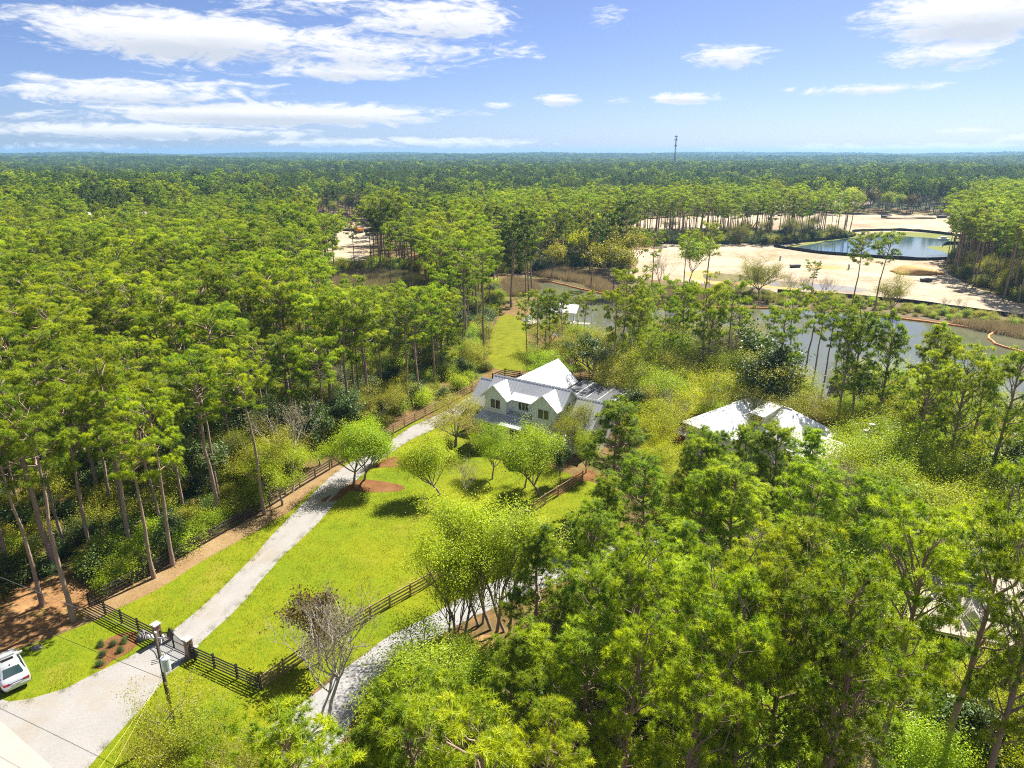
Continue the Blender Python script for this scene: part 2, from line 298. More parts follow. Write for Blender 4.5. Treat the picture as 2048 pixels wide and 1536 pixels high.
# ------------------------------------------------------------------ ground
def smooth_poly(P, closed=True, seg=2.0, wob=0.0, seed=0):
    "Catmull-Rom through the surveyed points, then a little irregularity"
    r = random.Random(seed); n = len(P); out = []
    for i in range(n if closed else n - 1):
        p0, p1, p2, p3 = (Vector(P[(i + k) % n] if closed else P[min(max(i + k, 0), n - 1)]) for k in (-1, 0, 1, 2))
        L = (p2 - p1).length; k = max(1, min(60, int(L / seg)))
        for j in range(k):
            t = j / k; q = .5 * ((2 * p1) + (p2 - p0) * t + (2 * p0 - 5 * p1 + 4 * p2 - p3) * t * t + (3 * p1 - p0 - 3 * p2 + p3) * t ** 3)
            out.append((q.x + r.uniform(-wob, wob), q.y + r.uniform(-wob, wob)))
    if not closed: out.append(tuple(P[-1]))
    return out
def px(*uv): return [G(u, v) for u, v in uv]
ZONES = {}
def sheet(name, P, mat, z, label, cat='ground', seg=2.0, wob=.12, straight=False, kind='structure'):
    Q = P if straight else smooth_poly(P, True, seg, wob, hash(name) % 99 if False else len(name))
    ZONES.setdefault(name, []).append(np.array(Q))
    me = bpy.data.meshes.new(name); me.from_pydata([(x, y, z) for x, y in Q], [], [tuple(range(len(Q)))]); me.materials.append(MATS[mat])
    bm = bmesh.new(); bm.from_mesh(me)
    for f in bm.faces:
        f.normal_update()
        if f.normal.z < 0: f.normal_flip()
    bmesh.ops.triangulate(bm, faces=bm.faces); bm.to_mesh(me); bm.free()
    return tag(link(name, me), label, cat, kind=kind)
def inside(P, X, Y):
    "vectorised point in polygon"
    P = np.asarray(P); c = np.zeros(len(X), bool); j = len(P) - 1
    lo, hi = P.min(0), P.max(0); k = np.nonzero((X >= lo[0]) & (X <= hi[0]) & (Y >= lo[1]) & (Y <= hi[1]))[0]
    x, y = X[k], Y[k]; cc = np.zeros(len(k), bool)
    for i in range(len(P)):
        xi, yi = P[i]; xj, yj = P[j]
        if yi != yj: cc ^= ((yi > y) != (yj > y)) & (x < (xj - xi) * (y - yi) / (yj - yi) + xi)
        j = i
    c[k] = cc; return c
def inz(name, X, Y):
    c = np.zeros(len(X), bool)
    for P in ZONES[name]: c |= inside(P, X, Y)
    return c
def elev(x, y):
    "the land swells a little towards the horizon"
    d = np.hypot(x, y); k = np.clip((d - 1100) / 2600, 0, 1); k = k * k * (3 - 2 * k)
    return 15 * np.clip((d - 2600) / 3200, 0, 1) + k * (5 + 9 * np.sin(x * .0021 + 1.3) * np.cos(y * .0016 + .4) + 5 * np.sin(x * .0047 + y * .0031) + 3.5 * np.sin(y * .0061 - x * .002))
def ground():
    rr = [0, 15, 40, 80, 130, 200, 300, 420, 560, 720, 900, 1100]
    while rr[-1] < 7600: rr.append(rr[-1] * 1.13)
    na = 144; V = [(0, 0, 0)]; F = []
    for r in rr[1:]:
        for k in range(na):
            a = 2 * math.pi * k / na; x, y = r * math.sin(a), r * math.cos(a); V.append((x, y, float(elev(np.array(x), np.array(y)))))
    for k in range(na): F.append((0, 1 + (k + 1) % na, 1 + k))
    for i in range(len(rr) - 2):
        for k in range(na): a = 1 + i * na; F.append((a + k, a + (k + 1) % na, a + na + (k + 1) % na, a + na + k))
    m = MB(); m.v = V; m.f = F; me = m.mesh('ground', 'forest_floor', True); me.materials.append(MATS['far_floor'])
    for p in me.polygons:
        if Vector(p.center).length > 500: p.material_index = 1
    tag(link('ground', me), 'brown needle-strewn forest floor under the trees', 'ground', kind='structure')
ground()
sheet('lawn', px((-60, 1330), (60, 1292), (150, 1258), (196, 1238), (228, 1220), (300, 1186), (380, 1137), (460, 1090), (520, 1057), (580, 1022), (640, 965), (720, 905), (800, 852), (880, 838), (960, 880), (1090, 930), (1180, 962), (1250, 1000), (1230, 1062),
      (1120, 1112), (1000, 1172), (850, 1238), (700, 1325), (590, 1425), (520, 1560), (430, 1640), (150, 1640), (0, 1560), (-80, 1440)), 'lawn_grass', .004, 'bright green mown lawn between the gate and the white house', 'lawn')
sheet('straw_strip', px((130, 1262), (183, 1222), (200, 1205), (300, 1150), (420, 1080), (520, 1025), (600, 965), (660, 932), (690, 930), (650, 962), (620, 985), (575, 1022), (520, 1058), (460, 1091), (380, 1138), (300, 1187), (228, 1222), (196, 1240)), 'dry_straw', .010, 'strip of dry pine straw along the dark board fence', 'pine straw', seg=1.5)
sheet('woodland_straw', px((-300, 1330), (-60, 1245), (30, 1175), (100, 1150), (150, 1160), (185, 1190), (196, 1232), (120, 1262), (40, 1292), (-60, 1330), (-250, 1400)), 'pine_straw', .008, 'rust brown pine straw under the pines outside the corner', 'pine straw', seg=1.5)
drive_l = [(-80, 1400), (20, 1402), (60, 1398), (130, 1378), (190, 1347), (250, 1318), (300, 1291), (340, 1264), (360, 1249), (400, 1216), (440, 1181), (500, 1120), (540, 1076), (578, 1036), (612, 1001), (650, 963), (690, 932), (740, 903), (780, 882), (820, 855), (860, 836), (900, 818), (935, 795)]
drive_r = [(960, 800), (935, 822), (885, 850), (835, 873), (790, 897), (750, 926), (702, 972), (665, 1012), (640, 1042), (608, 1075), (570, 1108), (530, 1152), (480, 1211), (430, 1258), (396, 1290), (372, 1322), (335, 1350), (308, 1385), (288, 1412), (258, 1445), (212, 1492), (176, 1536), (120, 1620), (-80, 1640)]
sheet('gravel_driveway', px(*drive_l, *drive_r), 'sandy_gravel', .014, 'pale gravel driveway from the gate up to the house', 'driveway', seg=1.2, wob=.07)
def strip(name, uv, off, w, mat, z, label):
    "a worn strip that follows a line at an offset, ragged at both sides"
    P = smooth_poly(px(*uv), False, .9); r = random.Random(int(off * 100)); Lf, Rt = [], []
    for i, (x, y) in enumerate(P):
        a = Vector(P[min(i + 1, len(P) - 1)]) - Vector(P[max(i - 1, 0)]); a.normalize(); n = Vector((-a.y, a.x)); k = off + .1 * math.sin(i * .21); Lf.append((x + n.x * (k + w * r.uniform(.3, .62)), y + n.y * (k + w * r.uniform(.3, .62)))); Rt.append((x + n.x * (k - w * r.uniform(.3, .62)), y + n.y * (k - w * r.uniform(.3, .62))))
    sheet(name, Lf + Rt[::-1], mat, z, label, 'wheel track', straight=True)
DL = [(330, 1318), (372, 1280), (440, 1218), (520, 1135), (585, 1068), (640, 1002), (700, 950), (770, 904), (830, 864), (890, 832)]
strip('wheel_track', DL, .75, .42, 'worn_gravel', .0175, 'left worn wheel track on the gravel driveway'); strip('wheel_track', DL, -.75, .42, 'worn_gravel', .0175, 'right worn wheel track on the gravel driveway')
sheet('road', px((-120, 1340), (0, 1441), (60, 1494), (106, 1536), (190, 1620), (-200, 1700)), 'old_road', .018, 'pale paved road across the lower left corner', 'road', straight=True)
sheet('gate_pad', px((296, 1291), (344, 1262), (398, 1292), (352, 1334)), 'concrete', .020, 'light concrete pad under the driveway gate', 'concrete pad', straight=True)
sheet('side_driveway', px((530, 1465), (560, 1438), (620, 1395), (700, 1330), (780, 1272), (850, 1237), (950, 1182), (1060, 1130), (1150, 1105), (1210, 1094), (1300, 1075), (1400, 1040), (1420, 1060), (1330, 1105), (1250, 1128), (1180, 1150), (1100, 1172), (985, 1218), (905, 1256), (850, 1292), (760, 1352), (715, 1420), (680, 1490), (600, 1540)), 'gravel', .012, 'grey gravel driveway winding to the neighbouring house', 'driveway', seg=1.2, wob=.07)
sheet('flower_bed', px((193, 1338), (200, 1310), (195, 1296), (214, 1278), (240, 1268), (268, 1262), (284, 1282), (262, 1302), (225, 1322), (205, 1338)), 'mulch', .016, 'orange pine straw flower bed beside the gate', 'flower bed', seg=.6, wob=.04)
sheet('tree_bed', px((640, 1002), (690, 975), (715, 960), (760, 962), (806, 972), (800, 982), (740, 985), (700, 982), (676, 1000)), 'mulch', .016, 'rust mulch bed under the pair of drive-side trees', 'mulch bed', seg=.6, wob=.05)
sheet('tree_bed', px((745, 935), (775, 916), (812, 915), (835, 922), (825, 933), (780, 934)), 'mulch', .016, 'small rust mulch bed under the ivy-clad trunk', 'mulch bed', seg=.6, wob=.05)
sheet('side_bed', px((1100, 985), (1140, 955), (1175, 940), (1200, 950), (1215, 968), (1180, 962), (1150, 968), (1122, 990)), 'mulch', .016, 'rust mulch bed behind the fence right of the house', 'mulch bed', seg=.6, wob=.05)
sheet('side_bed', px((1115, 1100), (1130, 1080), (1170, 1070), (1185, 1085), (1165, 1105), (1135, 1115)), 'mulch', .016, 'brown mulch bed under the round clipped bush', 'mulch bed', seg=.6, wob=.05)
sheet('leaf_litter', px((850, 1330), (900, 1290), (960, 1270), (1010, 1280), (1000, 1340), (960, 1400), (900, 1440), (850, 1420)), 'pine_straw', .008, 'rusty leaf litter below the slender maples', 'leaf litter', seg=1)
sheet('dormant_lawn', px((820, 1390), (880, 1360), (950, 1390), (960, 1450), (900, 1520), (830, 1560), (780, 1480)), 'dormant_grass', .010, 'dry straw-coloured grass in front of the young pines', 'grass', seg=1)
sheet('back_meadow', px((985, 735), (978, 690), (990, 650), (1010, 628), (1040, 640), (1055, 670), (1060, 720), (1040, 742)), 'meadow_grass', .006, 'narrow bright meadow between the pines and the water', 'meadow')
sheet('back_meadow', px((1140, 735), (1165, 715), (1205, 708), (1240, 712), (1235, 735), (1200, 742)), 'meadow_grass', .006, 'small sunny grass patch behind the screened pool', 'meadow')
sheet('garden_path', px((1190, 785), (1205, 755), (1228, 728), (1244, 728), (1232, 760), (1222, 785)), 'gravel', .010, 'pale path leading away behind the pool enclosure', 'path', seg=.8, wob=.05)
sheet('woodland_track', px((40, 940), (120, 912), (190, 890), (260, 876), (262, 888), (195, 906), (130, 930), (60, 958)), 'sandy_gravel', .010, 'pale track glimpsed through the left woods', 'track', seg=1)
sheet('clearing', px((1660, 1600), (1690, 1500), (1740, 1470), (1840, 1480), (1900, 1520), (1900, 1620)), 'dry_straw', .010, 'pale sandy clearing below the pines at lower right', 'clearing', seg=1)
# construction site, ponds and river
sheet('building_site', px((1262, 556), (1335, 562), (1410, 567), (1516, 575), (1559, 586), (1713, 597), (1824, 607), (1930, 622), (2060, 642), (2200, 660), (2200, 640), (2048, 612), (1989, 590), (1930, 566), (1895, 543), (1890, 520), (1934, 476), (1990, 455), (1934, 440), (1910, 431), (1709, 428), (1516, 428), (1398, 431), (1300, 438), (1200, 452), (1100, 462), (1000, 470), (955, 480), (965, 505), (1040, 515), (1150, 508), (1235, 503), (1275, 520)), 'construction_sand', .010, 'broad cleared site of pale sand beyond the river', 'sand', seg=6, wob=.5)
sheet('sand_clearing', px((660, 545), (640, 515), (650, 480), (670, 462), (720, 440), (745, 445), (752, 470), (740, 500), (730, 535), (700, 545)), 'construction_sand', .010, 'pale sand clearing behind the marsh', 'sand', seg=5, wob=.5)
sheet('sand_clearing', px((1180, 425), (1190, 405), (1290, 400), (1300, 412), (1230, 425)), 'construction_sand', .010, 'distant patch of pale sand among pines', 'sand', seg=8, wob=.5)
sheet('sand_clearing', px((1480, 412), (1560, 398), (1720, 400), (1740, 408), (1600, 415)), 'construction_sand', .010, 'farthest strip of bare sand behind the tree belt', 'sand', seg=8, wob=.5)
sheet('pond_bank', px((1572, 494), (1640, 480), (1705, 471), (1780, 464), (1870, 467), (1928, 480), (1926, 494), (1900, 512), (1890, 520), (1830, 520), (1740, 517), (1640, 507), (1585, 500)), 'bank_grass', .018, 'green grass bank around the construction pond', 'bank', seg=5, wob=.4)
sheet('pond', px((1591, 495), (1625, 488), (1675, 480), (1740, 473), (1812, 473), (1870, 477), (1908, 484), (1905, 490), (1852, 494), (1878, 501), (1896, 508), (1892, 516), (1832, 518), (1752, 514), (1675, 507), (1620, 502)), 'pond_water', .026, 'blue construction pond with a grassy edge', 'pond', seg=4, wob=.3)
sheet('puddle', px((1405, 548), (1440, 546), (1500, 553), (1560, 562), (1640, 568), (1710, 574), (1745, 582), (1700, 584), (1640, 580), (1560, 573), (1490, 566), (1415, 561)), 'puddle_water', .022, 'long shallow puddle on the sand near the river', 'puddle', seg=4, wob=.5)
sheet('ochre_patch', px((1370, 545), (1410, 540), (1440, 545), (1480, 556), (1560, 570), (1600, 580), (1500, 572), (1420, 566), (1380, 556)), 'ochre_sand', .016, 'damp ochre sand round the puddle', 'sand', seg=4, wob=.5)
sheet('ochre_patch', px((1600, 530), (1650, 531), (1700, 536), (1650, 539)), 'ochre_sand', .016, 'streak of ochre sand below the pond', 'sand', seg=4, wob=.4)
sheet('river', px((1002, 566), (1040, 558), (1100, 560), (1150, 568), (1205, 588), (1235, 606), (1300, 613), (1400, 616), (1500, 617), (1560, 619), (1660, 623), (1750, 633), (1850, 645), (1950, 658), (2060, 676), (2250, 712), (2600, 780), (2600, 1010), (2300, 960), (2120, 925), (1990, 888), (1900, 862), (1800, 836), (1700, 812), (1640, 798), (1580, 772), (1500, 742), (1400, 720), (1290, 702), (1225, 692), (1160, 682), (1100, 668), (1062, 640), (1068, 608), (1080, 590), (1062, 572), (1030, 570)), 'river_water', .030, 'calm brown-green river winding past the houses', 'river', seg=4, wob=.3)
sheet('stream', px((655, 604), (680, 592), (740, 588), (800, 592), (840, 600), (800, 606), (720, 604)), 'river_water', .030, 'thin strip of water beyond the left woods', 'stream', seg=4, wob=.3)
sheet('mud_bank', px((1015, 553), (1100, 552), (1160, 560), (1215, 580), (1245, 602), (1300, 609), (1500, 612), (1660, 618), (1760, 628), (1950, 652), (2060, 670), (2200, 700), (2200, 675), (2060, 645), (1930, 624), (1824, 609), (1713, 599), (1559, 588), (1516, 577), (1410, 569), (1335, 564), (1262, 558), (1220, 545), (1150, 540), (1050, 543)), 'mud', .020, 'muddy brown far bank of the river', 'bank', seg=5, wob=.4)
# ------------------------------------------------------------------ houses
def window(parent, cx, z0, z1, w, y, lights=2, sashes=2, facing=-1, frame='trim', name='window', axis='x', wall=0.0):
    "one window in a wall that faces -y (axis x) or +x (axis y): frame, panes, glazing bars and sill"
    f = MB(); t = .07; n = lights
    def bx(m, a0, a1, d0, d1, c0, c1):
        if axis == 'x': m.box(a0, a1, min(d0, d1), max(d0, d1), c0, c1)
        else: m.box(min(d0, d1), max(d0, d1), a0, a1, c0, c1)
    o = facing
    bx(f, cx - w / 2 - t, cx + w / 2 + t, y, y + o * .07, z1, z1 + t); bx(f, cx - w / 2 - t, cx + w / 2 + t, y, y + o * .10, z0 - t, z0)
    bx(f, cx - w / 2 - t, cx - w / 2, y, y + o * .07, z0, z1); bx(f, cx + w / 2, cx + w / 2 + t, y, y + o * .07, z0, z1)
    for k in range(1, n): c = cx - w / 2 + w * k / n; bx(f, c - .05, c + .05, y, y + o * .065, z0, z1)
    win = f.build(name, frame, parent)
    for k in range(n):
        a0 = cx - w / 2 + w * k / n + (.05 if k else 0); a1 = cx - w / 2 + w * (k + 1) / n - (.05 if k < n - 1 else 0)
        for s in range(sashes):
            c0 = z0 + (z1 - z0) * s / sashes; c1 = z0 + (z1 - z0) * (s + 1) / sashes
            p = MB(); bx(p, a0, a1, y + o * .004, y + o * (.028 + .012 * s), c0 + (.03 if s else 0), c1); p.build('pane', 'window_glass', win)
    return win
def seams(parent, a, b, c, d, n, mat, h=.07, w=.06, name='seam'):
    "standing seams on the slope a-b (eave) to d-c (ridge): real ribs, joined"
    m = MB(); a, b, c, d = map(Vector, (a, b, c, d)); nr = (b - a).cross(d - a).normalized()
    if nr.z < 0: nr = -nr
    for k in range(n + 1):
        t = k / n; p = a.lerp(b, t); q = d.lerp(c, t)
        if (q - p).length < .25: continue
        s = (b - a).normalized() * w / 2
        m.prism([p - s - nr * .01, p + s - nr * .01, p + s + nr * h, p - s + nr * h], q - p)
    o = m.build(name, mat, parent); o['kind'] = 'stuff'; return o
def roof(parent, pts, mat, t=.12, n=0, name='roof'):
    "pts: eave a, eave b, ridge c, ridge d (or a triangle)"
    r = MB().slab(pts, t).build(name, mat, parent)
    if n:
        q = list(pts) if len(pts) == 4 else [pts[0], pts[1], pts[2], pts[2]]
        seams(r, *q, n, mat)
    return r
def main_house():
    H0 = Vector((-2.12, 84.02, 0)); h = thing('white_farmhouse', 'two-storey white farmhouse with twin front gables, porch and grey metal roof', 'house', H0, R(-33.6))
    GM, WR = 'grey_metal_roof', 'white_roof'  # gable and rear slopes go white: sunlight put into the roof colour
    # raised base, ground floor, main block (profile in y,z run along x), front gables, wings
    box('foundation', 'soil_pipe', h, -1.35, 9.5, -.65, 4.3, 0, .95)
    box('wall', 'board_white', h, -1.3, 6.1, -.7, 4.2, .95, 4.05)
    MB().prism([(-1.3, .4, 4.05), (-1.3, 4.3, 4.05), (-1.3, 4.3, 6.25), (-1.3, 2.35, 7.95), (-1.3, .4, 6.25)], (10.75, 0, 0)).build('wall', 'board_white', h)
    for cx, zb in ((.38, 3.8), (7.76, .95)):
        MB().prism([(cx - 1.67, -.7, zb), (cx + 1.67, -.7, zb), (cx + 1.67, -.7, 6.35), (cx, -.7, 7.72), (cx - 1.67, -.7, 6.35)], (0, 2.4, 0)).build('gable_wall', 'board_white', h)
        b = MB()
        for k in range(9):
            x = cx - 1.5 + k * .375; top = 7.66 - abs(x - cx) * .82
            b.box(x - .025, x + .025, -.722, -.7, max(zb, 4.0), top)
        o = b.build('batten', 'board_white', h); o['kind'] = 'stuff'
        # gable roof slopes, ridge runs back into the main roof
        for s in (-1, 1):
            e = [(cx + s * 2.12, -1.1, 6.02), (cx + s * 2.12, .35, 6.02), (cx, 2.35, 7.86), (cx, -1.1, 7.86)]
            roof(h, e, WR, .10, 6)
            MB().prism([(cx + s * 2.12, -1.13, 5.9), (cx, -1.13, 7.74), (cx, -1.13, 7.88), (cx + s * 2.12, -1.13, 6.04)], (0, .03, 0)).build('fascia', 'trim', h)
    # main roof
    roof(h, [(-1.65, -.05, 5.98), (9.9, -.05, 5.98), (9.9, 2.35, 8.08), (-1.65, 2.35, 8.08)], GM, .12, 25)
    roof(h, [(9.9, 4.75, 5.98), (-1.65, 4.75, 5.98), (-1.65, 2.35, 8.08), (9.9, 2.35, 8.08)], GM, .12, 25)
    MB().slab([(2.3, -.18, 6.08), (6.0, -.18, 6.08), (6.0, .75, 6.83), (2.3, .75, 6.83)], .06).build('sunlit_strip', 'white_roof', h)  # sunlit roof strip between the gables, its brightness put into a white plate
    MB().prism([(-1.7, 2.2, 8.0), (-1.7, 2.5, 8.0), (-1.7, 2.35, 8.15)], (11.65, 0, 0)).build('ridge_cap', GM, h)
    for s in (-1, 1):
        for x in (-1.68, 9.88): MB().prism([(x, 2.35, 8.06), (x, 2.35, 7.9), (x, 2.35 + s * 2.4, 5.8), (x, 2.35 + s * 2.4, 5.96)], (.04, 0, 0)).build('fascia', 'trim', h)
    # left and right wings
    for x0, x1, yr, zr, n in ((-5.0, -1.3, 3.8, 6.7, 9), (9.5, 13.5, 4.35, 6.55, 10)):
        e = 3.2; sl = .88; zf = zr - sl * e
        MB().prism([(x0 + .25, yr - e + .35, 0), (x0 + .25, yr + e - .35, 0), (x0 + .25, yr + e - .35, zf + .2), (x0 + .25, yr, zr - .15), (x0 + .25, yr - e + .35, zf + .2)], (x1 - x0 - .5, 0, 0)).build('wing_wall', 'board_white', h)
        roof(h, [(x0, yr - e, zf), (x1, yr - e, zf), (x1, yr, zr), (x0, yr, zr)], GM, .12, n)
        roof(h, [(x1, yr + e, zf), (x0, yr + e, zf), (x0, yr, zr), (x1, yr, zr)], GM, .12, n)
        MB().prism([(x0, yr - .14, zr - .06), (x0, yr + .14, zr - .06), (x0, yr, zr + .07)], (x1 - x0, 0, 0)).build('ridge_cap', GM, h)
        window(h, (x0 + x1) / 2, 1.6, 3.0, 1.5, yr - e + .35)
    # rear wing
    MB().prism([(-2.4, 4.0, 0), (3.8, 4.0, 0), (3.8, 4.0, 4.75), (.68, 4.0, 7.35), (-2.4, 4.0, 4.75)], (0, 10.5, 0)).build('rear_wall', 'board_white', h)
    for s in (-1, 1):
        roof(h, [(.68 + s * 3.45, 15.0, 4.58), (.68 + s * 3.45, 3.2, 4.58), (.68, 3.2, 7.5), (.68, 15.0, 7.5)], WR, .12, 26)
        MB().prism([(.68 + s * 3.45, 15.0, 4.42), (.68, 15.0, 7.36), (.68, 15.0, 7.51), (.68 + s * 3.45, 15.0, 4.58)], (0, .04, 0)).build('fascia', 'trim', h)
    window(h, 7, 1.2, 3.0, 1.6, 3.8, facing=1, axis='y'); window(h, 10.6, 1.2, 3.0, 1.6, 3.8, facing=1, axis='y')
    # porch: floor, roof, beam, posts, steps
    box('porch_floor', 'deck_wood', h, -1.35, 6.05, -2.45, -.66, .70, .93); 
    pr = roof(h, [(-1.75, -2.62, 3.42), (6.06, -2.62, 3.42), (6.06, .38, 4.30), (-1.75, .38, 4.30)], GM, .09, 20, name='porch_roof')
    MB().box(-1.75, 6.06, -2.72, -2.62, 3.30, 3.44).build('gutter', 'trim', h); box('beam', 'trim', h, -1.4, 6.0, -2.42, -2.22, 3.0, 3.28)
    for x in (-1.12, 1.2, 3.6, 5.8):
        p = box('porch_post', 'trim', h, x - .09, x + .09, -2.41, -2.23, .93, 3.0); box('post_base', 'trim', p, x - .14, x + .14, -2.46, -2.18, .93, 1.12)
    st = MB()
    for k in range(4): st.box(2.6, 4.4, -2.45 - .3 * (k + 1), -2.45 - .3 * k, 0, .70 - .17 * k)
    st.build('steps', 'grey_wood', h)
    # doors and windows
    d = box('door', 'door_dark', h, -.75, .1, -.76, -.7, .95, 3.0); box('handle', 'galvanised', d, -.02, .03, -.80, -.76, 1.9, 2.02)
    d = box('door', 'trim', h, 2.5, 4.3, -.76, -.7, .95, 3.1); box('pane', 'window_glass', d, 2.7, 3.3, -.775, -.76, 1.2, 2.9); box('pane', 'window_glass', d, 3.5, 4.1, -.775, -.76, 1.2, 2.9)
    window(h, 1.2, 1.5, 2.9, 1.3, -.7, 2, 1, frame='dark_paint')
    window(h, 5.2, 1.5, 2.9, 1.2, -.7, 2, 2)
    window(h, .45, 4.68, 5.86, 1.45, -.7); window(h, 7.72, 4.75, 5.93, 1.5, -.7); window(h, 7.72, 1.6, 3.0, 1.5, -.7)
    window(h, 4.08, 4.76, 5.86, 1.5, .4, 3, 1)
    window(h, 2.35, 5.0, 6.2, 1.0, 9.45, facing=1, axis='y', lights=1)
    # pool enclosure: its own thing, butted to the rear wing
    pe = thing('pool_enclosure', 'dark screened pool enclosure with white roof beams behind the farmhouse', 'enclosure', H0, R(-33.6))
    X0, X1, Y0, Y1, Z = 4.25, 11.3, 10.6, 16.4, 4.2
    for k in range(4):
        a = X0 + (X1 - X0) * k / 4; b = X0 + (X1 - X0) * (k + 1) / 4
        MB().slab([(a + .036, Y0, Z), (b - .036, Y0, Z), (b - .036, Y1, Z + .25), (a + .036, Y1, Z + .25)], .012).build('roof_screen', 'screen_mesh', pe)
    for k in range(5):
        x = X0 + (X1 - X0) * k / 4
        MB().prism([(x - .035, Y0, Z - .06), (x + .035, Y0, Z - .06), (x + .035, Y0, Z + .02), (x - .035, Y0, Z + .02)], (0, Y1 - Y0, .25)).build('roof_beam', 'screen_frame', pe)
        for y in (Y0, Y1): box('post', 'dark_paint', pe, x - .05, x + .05, y - .05, y + .05, 0, Z - .1 + (.25 if y == Y1 else 0))
        if 0 < k < 4: MB().tube([(x, Y0, Z - 1.0), (x, Y0 + .9, Z - .05)], .04, 4).build('brace', 'dark_paint', pe)
    box('header', 'screen_frame', pe, X0, X1, Y0 - .08, Y0 - .05, Z - .12, Z); box('header', 'screen_frame', pe, X0, X1, Y1 + .05, Y1 + .08, Z + .1, Z + .25)
    box('gutter', 'trim', pe, X1 + .03, X1 + .33, Y0 - 1.2, Y1, Z - .25, Z - .05)
    pool = box('pool_deck', 'beige_wall', pe, X0, X1, Y0, Y1, 0, .12)
main_house()
def neighbour():
    A = R(-54.5); e1 = Vector((math.cos(A), math.sin(A), 0)); e2 = Vector((-e1.y, e1.x, 0))
    O = Vector((*G(1300 + 270 / 4.267, 740 + 437 / 4.267, 4.0), 0))
    h = thing('white_roofed_house', 'low neighbouring house with white metal hip roofs, dormer and chimney', 'house', O, A)
    WR = 'white_roof'; w = 4.1; zr = 6.7; ze = 4.0
    # block B: ridge along y from (w,w) to (w,8.4); hip to the front (-y)
    B1, B2 = (w, w, zr), (w, 8.4, zr)
    roof(h, [(0, 0, ze), (2 * w, 0, ze), B1], WR, .14); roof(h, [(2 * w, 0, ze), (2 * w, 5.0, ze), (w, 8.4, zr), B1], WR, .14)
    roof(h, [(0, 12.5, ze), (0, 0, ze), B1, B2], WR, .14)
    box('wall', 'board_white', h, .45, 2 * w - .45, .45, 12, 0, ze - .12)
    box('fascia', 'trim', h, 0, 2 * w, -.03, 0, ze - .2, ze)
    # block A: ridge along x from B2 to (w+5.6,8.4), hip at the far end
    A2 = (w + 5.6, 8.4, zr); xe = w + 5.6 + 4.1
    roof(h, [(2 * w, 4.3, ze), (xe, 4.3, ze), A2, B2], WR, .14); roof(h, [(xe, 12.5, ze), (0, 12.5, ze), B2, A2], WR, .14)
    roof(h, [(xe, 4.3, ze), (xe, 12.5, ze), A2], WR, .14)
    box('wall', 'board_white', h, 2 * w - .5, xe - .45, 4.75, 12.0, 0, ze - .12)
    for a, b in ((B1, B2), (B2, A2)): MB().tube([a, b], .09, 6).build('ridge_cap', WR, h)
    # dormer with shed roof
    dx0, dx1 = 6.2, 8.3
    d = MB().prism([(dx0 + .15, 5.2, 4.6), (dx0 + .15, 8.0, 6.3), (dx0 + .15, 5.2, 6.05)], (dx1 - dx0 - .3, 0, 0)).build('dormer', 'board_white', h)
    MB().slab([(dx0, 4.95, 6.05), (dx1, 4.95, 6.05), (dx1, 8.3, 6.72), (dx0, 8.3, 6.72)], .1).build('dormer_roof', WR, d)
    window(h, (dx0 + dx1) / 2, 5.2, 5.9, 1.3, 5.19, 2, 1)
    # lower right wing and chimney
    x2 = xe + 6.0
    roof(h, [(xe - 1.5, 3.0, 3.2), (x2, 3.0, 3.2), (x2, 7.5, 5.1), (xe - 1.5, 7.5, 5.1)], WR, .14); roof(h, [(x2, 12, 3.2), (xe - 1.5, 12, 3.2), (xe - 1.5, 7.5, 5.1), (x2, 7.5, 5.1)], WR, .14)
    MB().prism([(xe - 1, 3.4, 0), (xe - 1, 11.6, 0), (xe - 1, 11.6, 3.2), (xe - 1, 7.5, 4.9), (xe - 1, 3.4, 3.2)], (6.8, 0, 0)).build('wing_wall', 'board_white', h)
    for k in range(4): window(h, 1.6 + k * 1.6, 1.2, 2.9, .9, .45, 1, 2)
    cx, cyy = x2 - .6, 8.6
    c = box('chimney', 'white_paint', h, cx - .55, cx + .55, cyy - .55, cyy + .55, 0, 7.0); box('chimney_cap', 'cap_stone', c, cx - .65, cx + .65, cyy - .65, cyy + .65, 7.0, 7.15); MB().tube([(cx, cyy, 7.15), (cx, cyy, 7.8)], .2, 10).build('flue', 'galvanised', c); MB().tube([(cx, cyy, 7.8), (cx, cyy, 7.9)], .34, 10).build('flue_cap', 'galvanised', c)
    # red wooden deck at the left end
    dk = thing('timber_deck', 'red-brown timber deck at the left end of the neighbouring house', 'deck', O, A)
    for k in range(8): box('deck_board', 'grey_wood', dk, -3.2 + k * .38, -2.84 + k * .38, 1.5, 5.0, 1.35, 1.4)
    for k in range(5): box('skirt_board', 'red_wood', dk, -3.2, -.15, 1.42, 1.48, .05 + k * .26, .27 + k * .26)
    for x in (-3.1, -1.7, -.25): box('post', 'red_wood', dk, x - .06, x + .06, 1.5, 1.62, 0, 1.34)
neighbour()
